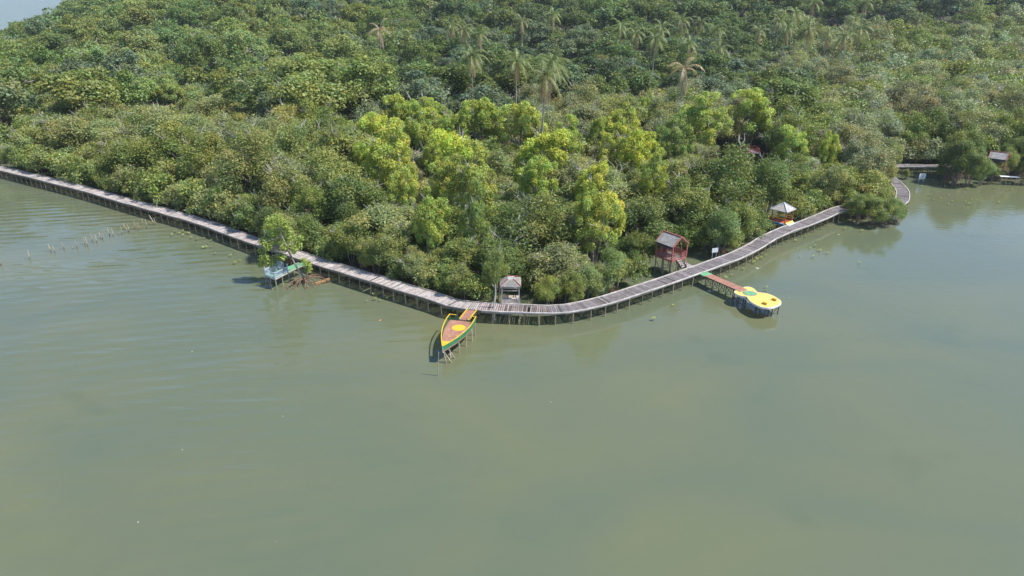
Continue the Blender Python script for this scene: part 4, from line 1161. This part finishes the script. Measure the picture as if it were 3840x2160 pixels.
# ------------------------------------------------------------------ coconut palms
def palm_mesh(seed, kind=0):
    rr = random.Random(seed); Hh = rr.uniform(18, 21.5)
    tr = MB(); bx = rr.uniform(-.9, .9); by = rr.uniform(-.5, .5)
    pts = [Vector((bx*(t**1.6), by*(t**1.6), Hh*t)) for t in (0, .2, .4, .6, .8, 1)]
    tr.tube(pts, [.24, .19, .17, .16, .15, .14], 7); top = pts[-1]
    V = []; T_ = []
    nf = 19 if kind != 2 else 12
    for k in range(nf):
        a = k*2.39996+rr.uniform(-.2, .2); el = lerp(1.25, -.75, (k/nf)**.9)+rr.uniform(-.12, .12); L = rr.uniform(5.0, 6.3)
        dead = (k > nf-5 and kind >= 1) or (k > nf-3)
        if dead: el = -1.15
        base = (.225, .255, .080) if not dead else (.42, .29, .15)
        if k < 8: base = (.19, .24, .085)
        if kind == 2: base = (.34, .27, .16)
        p = top.copy(); v = Vector((math.cos(a)*math.cos(el), math.sin(a)*math.cos(el), math.sin(el))); seg = 9; sl = L/seg
        side = Vector((-math.sin(a), math.cos(a), 0))
        for s in range(seg):
            v = (v+Vector((0, 0, -.13-.03*s))).normalized(); q = p+v*sl; t = (s+.5)/seg; up_ = side.cross(v).normalized()
            V.append([p-side*.035, p+side*.035, q+side*.03, q-side*.03]); T_.append((base[0]*1.5, base[1]*1.3, base[2]*1.4))
            ll = 1.1*math.sin(math.pi*min(1, .18+.82*t))**.6*(.95 if s < seg-1 else .6)
            for j in range(4):
                c = p.lerp(q, (j+.5)/4)
                for sg in (-1, 1):
                    e = c+side*sg*ll*rr.uniform(.55, .8)+v*ll*.45+Vector((0, 0, -ll*rr.uniform(.3, .6))); w = v*.055
                    g = rr.uniform(.7, 1.3); V.append([c-w, c+w, e+w*.4, e-w*.4]); T_.append((base[0]*g, base[1]*g, base[2]*g))
            p = q
    cm = quads_mesh('fronds', np.array([[list(x) for x in f] for f in V]), np.array(T_), M['frond'])
    tm = tr.mesh('trunk'); tm.materials.append(M['palmbark'])
    return cm, tm, top, Hh
PM = [palm_mesh(1), palm_mesh(2, 1), palm_mesh(3), palm_mesh(4, 1), palm_mesh(5, 2)]
PP = [(1053,34,1),(1420,108,2),(1737,97,0),(1804,104,1),(1769,212,0),(1935,220,0),(2058,246,0),(2034,262,1),(2332,108,0),(2386,112,0),(2457,149,0),(2557,78,0),(2621,63,1),(2684,108,0),(2694,160,0),(2857,93,1),(2561,239,2),(2077,56,0),
      (2945,104,1),(3035,108,0),(3104,108,0),(3171,119,0),(3227,108,0),(3212,60,0),(3247,15,1),(3048,11,1),(2925,60,0),(2975,56,0),(2490,100,0),(2590,140,0),(1958,70,0),(1690,86,0)]
PORD = sorted(range(len(PP)), key=lambda i: PP[i][0])
tens = {i: k for k, i in enumerate(PORD)}
def num(k):
    if k < 20: return ORD[k]
    return {20: 'twenty-first', 21: 'twenty-second', 22: 'twenty-third', 23: 'twenty-fourth', 24: 'twenty-fifth', 25: 'twenty-sixth', 26: 'twenty-seventh', 27: 'twenty-eighth', 28: 'twenty-ninth', 29: 'thirtieth', 30: 'thirty-first', 31: 'thirty-second'}[k]
for i, (px, py, kd) in enumerate(PP):
    cand = {0: [0, 2], 1: [1, 3], 2: [4]}[kd]; cm, tm, top, Hh = PM[random.choice(cand)]
    h_ = hit(px, py, Hh+.5) or (0, 300)
    if not h_: continue
    x, y = h_; z = T(x, y); rot = random.uniform(0, 6.28)
    desc = {0: 'coconut palm with full green-yellow crown', 1: 'coconut palm with brown hanging dead fronds', 2: 'sparse dying coconut palm'}[kd]
    e = empty('coconut_palm', (x, y, z), '%s, %s palm from the left on the hillside' % (desc, num(tens[i])), 'palm', 'coconut palms rising above the hillside forest', rot)
    sc0 = random.uniform(.92, 1.08); e.scale = (sc0, sc0, sc0)
    g = random.uniform(.85, 1.15)
    for me, n_ in ((cm, 'fronds'), (tm, 'trunk')):
        o = bpy.data.objects.new(n_, me); col.objects.link(o); o.parent = e; o.color = (g, g*random.uniform(.92, 1.05), g, 1)
# stemless feather palms / grey dead fan clumps at the upper left
def feather(seed, base, n=14, L=5.5, wide=.9):
    rr = random.Random(seed); V = []; T_ = []
    for k in range(n):
        a = k*2.4+rr.uniform(-.3, .3); el = rr.uniform(.5, 1.35); v = Vector((math.cos(a)*math.cos(el), math.sin(a)*math.cos(el), math.sin(el))); side = Vector((-math.sin(a), math.cos(a), 0)); p = Vector((0, 0, .5)); seg = 10
        for s in range(seg):
            v = (v+Vector((0, 0, -.09))).normalized(); q = p+v*L/seg; V.append([p-side*.06, p+side*.06, q+side*.05, q-side*.05]); T_.append([c*1.3 for c in base])
            if s > 1:
                for j in range(3):
                    c = p.lerp(q, (j+.5)/3)
                    for sg in (-1, 1):
                        e = c+side*sg*wide*rr.uniform(.7, 1)+v*.5+Vector((0, 0, rr.uniform(-.35, .15))); w = v*.07; g = rr.uniform(.65, 1.35); V.append([c-w, c+w, e+w*.3, e-w*.3]); T_.append([x*g for x in base])
            p = q
    me = quads_mesh('feather_palm', np.array([[list(x) for x in f] for f in V]), np.array(T_), M['frond']); return me
FE = [(730,95,(.17,.21,.15),5.2,'grey-green feather palm with arching fronds near the upper left'),(800,110,(.15,.19,.14),4.6,'smaller grey-green feather palm beside the big one upper left'),(840,150,(.17,.22,.15),4.8,'feather palm with one long drooping frond, upper left'),(640,150,(.28,.25,.20),4.0,'half dead feather palm with brown fronds, upper left'),
      (1102,270,(.40,.36,.34),4.2,'dead grey palm clump with spiky dry fronds beside white trunk'),(1135,300,(.38,.34,.32),3.0,'lower dead grey palm clump by the white trunk'),(255,235,(.12,.11,.12),3.8,'dark withered palm clump on the left hillside'),(480,300,(.34,.29,.25),2.8,'brown withered palm clump above left mangroves'),
      (1657,95,(.17,.21,.16),5.0,'grey-green fan palm left of the tall coconut palms'),(1690,130,(.16,.20,.15),4.2,'drooping grey-green palm under the coconut palms'),(625,190,(.26,.33,.08),3.6,'yellow-green fan palm on the left hillside'),(295,20,(.26,.33,.08),4.0,'yellow-green feather palm by the top left water edge')]
for i, (px, py, base, L, lab) in enumerate(FE):
    h_ = hit(px, py, 9.5 if py < 250 else 7.5)
    if not h_: continue
    x, y = h_; me = feather(50+i, base, 14 if L > 3.5 else 18, L)
    o = bpy.data.objects.new('feather_palm', me); col.objects.link(o); o.location = (x, y, T(x, y)+(7.0 if py < 250 else 5.5)); o.color = (1, 1, 1, 1)
    tk = MB(); tk.tube([(0, 0, 0), (0, 0, -7.2)], .25, 6); tk.build('trunk', M['palmbark'], o, (0, 0, 0))
    tag(o, lab, 'palm')

# ------------------------------------------------------------------ dead trees
def dead(seed, h, spread=.5, depth=4):
    rr = random.Random(seed); m = MB()
    def br(p, v, L, r, d):
        q = p+v*L*.5+Vector((rr.uniform(-.1, .1), rr.uniform(-.1, .1), 0))*L*.5; e = q+(v+Vector((rr.uniform(-.25, .25), rr.uniform(-.25, .25), .05))).normalized()*L*.5
        m.tube([p, q, e], [r, r*.85, r*.62], 6 if d > 1 else 4)
        if d == 0: return
        for k in range(rr.choice((2, 3, 3))):
            a = rr.uniform(0, 6.28); t = Vector((math.cos(a), math.sin(a), rr.uniform(-.1, .6)))
            s0 = e if k < 2 else q
            br(s0, (v*.75+t*spread*1.5).normalized(), L*rr.uniform(.5, .75), r*.58, d-1)
    br(Vector((0, 0, 0)), Vector((rr.uniform(-.1, .1), rr.uniform(-.1, .1), 1)).normalized(), h*.42, .15, depth)
    return m
def snag(px, py, px2, py2):
    pass
DT = [(2362,640,9.0,11,.75,'big white branching dead tree among the golden mangroves'),(1297,455,9.5,12,.55,'bare forked dead tree above the left mangroves'),(1925,760,10.5,13,.55,'grey dead tree standing in front of central yellow mangroves'),(1890,890,7.5,14,.5,'slim dead tree behind the small grey shelter'),
      (2990,330,8.5,15,.3,'thin bare trunk in the right olive mangroves'),(560*1.0/1.0,440,8.5,16,.5,'small bare dead tree in the upper left mangroves'),(770,460,8.5,17,.6,'broken pale dead tree above the left boardwalk'),(2560,700,7.5,18,.8,'twisted white dead branches left of the red fenced deck'),
      (1560,600,8.5,19,.7,'dead branches showing through the left golden mangroves'),(2700,740,7.2,20,.8,'bleached dead crown above the notice board'),(3100,480,8,21,.7,'pale dead branches in right olive mangroves'),
      (3640,480,8.5,23,.7,'grey dead crown near the right edge'),(1775,780,8.0,24,.6,'small dead white tree beneath the central golden mangrove'),(540,600,7.5,25,.6,'pale dead limb over the left boardwalk'),(1020,640,7.5,26,.7,'bleached twigs in mangrove right of centre-left gap')]
for px, py, h, sd, sp, lab in DT:
    h_ = hit(px, py, h-1.2)
    if not h_: continue
    x, y = h_; m1 = dead(sd, h*1.18, sp); o = m1.build('dead_tree', M['dead'], None, (0, 0, 0)); o.location = (x, y, max(T(x, y), -.2)); o.rotation_euler = (0, 0, sd)
    tag(o, lab, 'tree')
SN = [(1140,235,1137,312,'white broken trunk beside the dead palm clump'),(1228,440,1232,500,'short white snag in the upper left mangroves'),(1187,450,1217,537,'leaning brown snag below the short white one'),(1900,372,1894,455,'tall split brown snag above central mangroves'),(455,330,470,402,'thin pale leaning trunk in the left gap'),(1618,345,1618,385,'small broken stub above the golden mangroves'),
      (1935,815,1890,948,'pale leaning trunk rising behind the grey shelter'),(2317,800,2318,870,'grey straight trunk in the dark gap right of golden mangrove'),(1858,1065,1853,1142,'grey stump trunk beside the small grey shelter'),(2540,215,2557,90,None)]
for tx, ty, bx, by, lab in SN:
    if lab is None: continue
    h_ = hit(bx, by, 5.5) if by < 700 else tuple(P(bx, by, 2.0 if by > 1100 else 2.5).xy)
    x, y = h_; a = PY(bx, by, y); b = PY(tx, ty, y); m1 = MB(); r = .14 if by < 700 else .11
    m1.tube([Vector((0, 0, -.3-a.z)), Vector(), (b-a)*.5+Vector((.08, 0, 0)), b-a], [r*1.2, r, r*.85, r*.4], 6)
    for k in range(3):
        t = .4+.2*k; q = (b-a)*t; m1.tube([q, q+Vector((random.uniform(-.8, .8), random.uniform(-.5, .3), .5))], [r*.4, r*.15], 4)
    o = m1.build('snag', M['dead'], None, (0, 0, 0)); o.location = a; tag(o, lab, 'tree trunk')

# ------------------------------------------------------------------ seedlings and litter on the water
def seedling(seed):
    rr = random.Random(seed); V = []; T_ = []; leaves = 9
    for k in range(leaves):
        a = k*2.4; el = rr.uniform(-.1, .8); v = Vector((math.cos(a)*math.cos(el), math.sin(a)*math.cos(el), math.sin(el))); sd = Vector((-math.sin(a), math.cos(a), 0))*.08; p = Vector((rr.uniform(-.08, .08), rr.uniform(-.08, .08), .34))
        L = rr.uniform(.18, .30); V.append([p, p+v*L*.5+sd, p+v*L, p+v*L*.5-sd]); g = rr.uniform(.8, 1.2); T_.append((.42*g, .46*g, .10*g))
    return quads_mesh('leaves', np.array([[list(x) for x in f] for f in V]), np.array(T_), M['leaf'])
SM = [seedling(s) for s in range(4)]; st_ = MB(); st_.tube([(0, 0, -.4), (0, 0, .36)], .022, 5); stm = st_.mesh('stem'); stm.materials.append(M['bark'])
SP = []
SP += [(600+x/3.15, 700+y/3.15, 'left boardwalk middle') for x, y in [(170,525),(225,545),(275,520),(320,535),(345,548),(270,565),(370,595),(435,615),(525,600),(605,625),(570,665),(510,715),(545,710),(600,705),(650,780),(880,755),(835,810),(940,860),(885,895)]]
SP += [(2800+x/3.788, 700+y/3.788, 'right boardwalk') for x, y in [(840,700),(695,760),(105,1070),(270,970),(150,1030),(215,1005),(980,830),(900,860),(755,980),(1040,900),(1605,1070),(955,990),(1155,935),(1740,575),(1400,590),(1640,620)]]
SP += [(3240+x/3.45, 540+y/3.45, 'right cove') for x, y in [(890,600),(850,655),(905,715),(1100,650),(990,690),(1100,770),(1150,735),(1050,550),(1335,575),(1315,735),(1360,770),(1400,710),(1460,710),(1295,800),(1690,560),(1915,580),(1860,600),(1750,750),(755,545)]]
SP += [(1300+x/3.623, 800+y/3.623, 'boat-side boardwalk') for x, y in [(210,1020),(385,1155),(450,1170),(270,1180),(560,1145),(370,1095),(525,1130)]]
SP += [(x/3.0186, 580+y/3.0186, 'far left boardwalk') for x, y in [(860,320),(700,270),(740,300),(640,250),(680,290),(790,300),(920,245),(1985,865),(2070,905),(2075,860),(1950,905)]]
SP += [(2360+x/3.45, 820+y/3.45, 'guitar deck') for x, y in [(1615,560),(1655,525),(1475,640),(1780,880),(1250,760),(1765,915),(1325,720),(320,1290),(570,1105),(2150,275)]]
byreg = {}
for x, y, rg in SP: byreg.setdefault(rg, []).append((x, y))
for rg, L in byreg.items():
    L.sort()
    for k, (x, y) in enumerate(L):
        p = P(x, y, .3); e = empty('mangrove_seedling', (p.x, p.y, 0), 'yellow-green mangrove seedling in water near %s, %s from left' % (rg, ORD[min(k, 19)]), 'seedling', 'mangrove seedlings poking out of the water', random.uniform(0, 6))
        s = random.uniform(.55, 1.05); e.scale = (s, s, s)
        o = bpy.data.objects.new('leaves', random.choice(SM)); col.objects.link(o); o.parent = e; o.color = (1, 1, 1, 1)
        o = bpy.data.objects.new('stem', stm); col.objects.link(o); o.parent = e
LT = [(2839,1006,.5,'white','white strip of litter floating beside the guitar neck'),(2931,938,.35,'red','small red scrap floating below the right boardwalk'),(2959,1118,.14,'white','tiny white scrap floating right of the guitar deck'),(2660,1091,.5,'bluewhite','grey plastic scrap floating under the guitar neck'),
      (1880,1373,.12,'bamboo','tiny tan leaf floating right of the boat-shaped deck'),(684,1687,.12,'white','tiny white scrap floating at lower left'),(1060,1562,.1,'white','tiny pale scrap in open water left of centre'),(2065,1508,.1,'white','tiny pale scrap in open water right of centre'),(1034,2031,.1,'bamboo','tiny orange-brown leaf in the bottom water'),(518,1958,.1,'white','tiny pale scrap near the bottom left'),
      (1425,1201,.5,'log','thin brown twig floating left of the boat-shaped deck'),(720,1318,.1,'white','tiny pale scrap in the rippled left water'),(3145,879,.25,'white','small white scrap floating below the bush clump')]
for px, py, s, mt, lab in LT:
    p = P(px, py, .02); m1 = MB(); m1.prism([(-s*.5, -s*.15), (s*.1, -s*.22), (s*.5, 0), (s*.2, s*.2), (-s*.35, s*.16)], -.01, .03); o = m1.build('floating_litter', M[mt], None, (0, 0, 0)); o.location = p; o.rotation_euler = (0, 0, random.uniform(0, 3)); tag(o, lab, 'litter')

# ------------------------------------------------------------------ thin sea haze
hm = bpy.data.materials.new('thin_haze'); hm.use_nodes = True; hn = hm.node_tree
for n in list(hn.nodes): hn.nodes.remove(n)
ho = hn.nodes.new('ShaderNodeOutputMaterial'); hv = hn.nodes.new('ShaderNodeVolumePrincipled'); hn.links.new(hv.outputs[0], ho.inputs['Volume'])
hv.inputs['Color'].default_value = (.82, .90, 1.0, 1); hv.inputs['Density'].default_value = .00012; hv.inputs['Anisotropy'].default_value = .2
mb = MB(); mb.box((0, 2000, 32), (5600, 5000, 75))
o = mb.build('haze', hm); o['kind'] = 'stuff'; o['label'] = 'thin bluish sea haze in the air'

# ------------------------------------------------------------------ light, sky, camera
w = bpy.data.worlds.new('World'); sc.world = w; w.use_nodes = True; nt = w.node_tree
bg = nt.nodes.get('Background') or nt.nodes.new('ShaderNodeBackground')
sky = nt.nodes.new('ShaderNodeTexSky'); sky.sky_type = 'NISHITA'; sky.sun_disc = False
to_sun = Vector((1.0, -.20, 0)).normalized(); EL = D2R(55)
az = math.atan2(to_sun.x, to_sun.y)            # clockwise from +Y
sky.sun_elevation = EL; sky.sun_rotation = az; sky.air_density = .85; sky.dust_density = .1; sky.ozone_density = 2.0
nt.links.new(sky.outputs[0], bg.inputs[0]); bg.inputs[1].default_value = .15
sd = bpy.data.lights.new('sun', 'SUN'); sd.energy = 4.6; sd.angle = D2R(.53); sd.color = (1.0, .955, .88)
so = bpy.data.objects.new('sun', sd); col.objects.link(so)
v = Vector((to_sun.x*math.cos(EL), to_sun.y*math.cos(EL), math.sin(EL)))
so.rotation_euler = v.to_track_quat('Z', 'Y').to_euler()
cam = bpy.data.cameras.new('camera'); co = bpy.data.objects.new('camera', cam); col.objects.link(co)
co.location = (0, 0, H); co.rotation_euler = (math.pi/2-TH, 0, 0); cam.sensor_width = 36; cam.lens = F/3840*36; cam.clip_end = 20000; cam.clip_start = .5
sc.camera = co
sc.view_settings.view_transform = 'Standard'; sc.view_settings.look = 'None'; sc.view_settings.exposure = .48; sc.view_settings.gamma = 1
sc.cycles.max_bounces = 6; sc.cycles.diffuse_bounces = 3; sc.cycles.glossy_bounces = 3; sc.cycles.transmission_bounces = 3; sc.cycles.transparent_max_bounces = 4
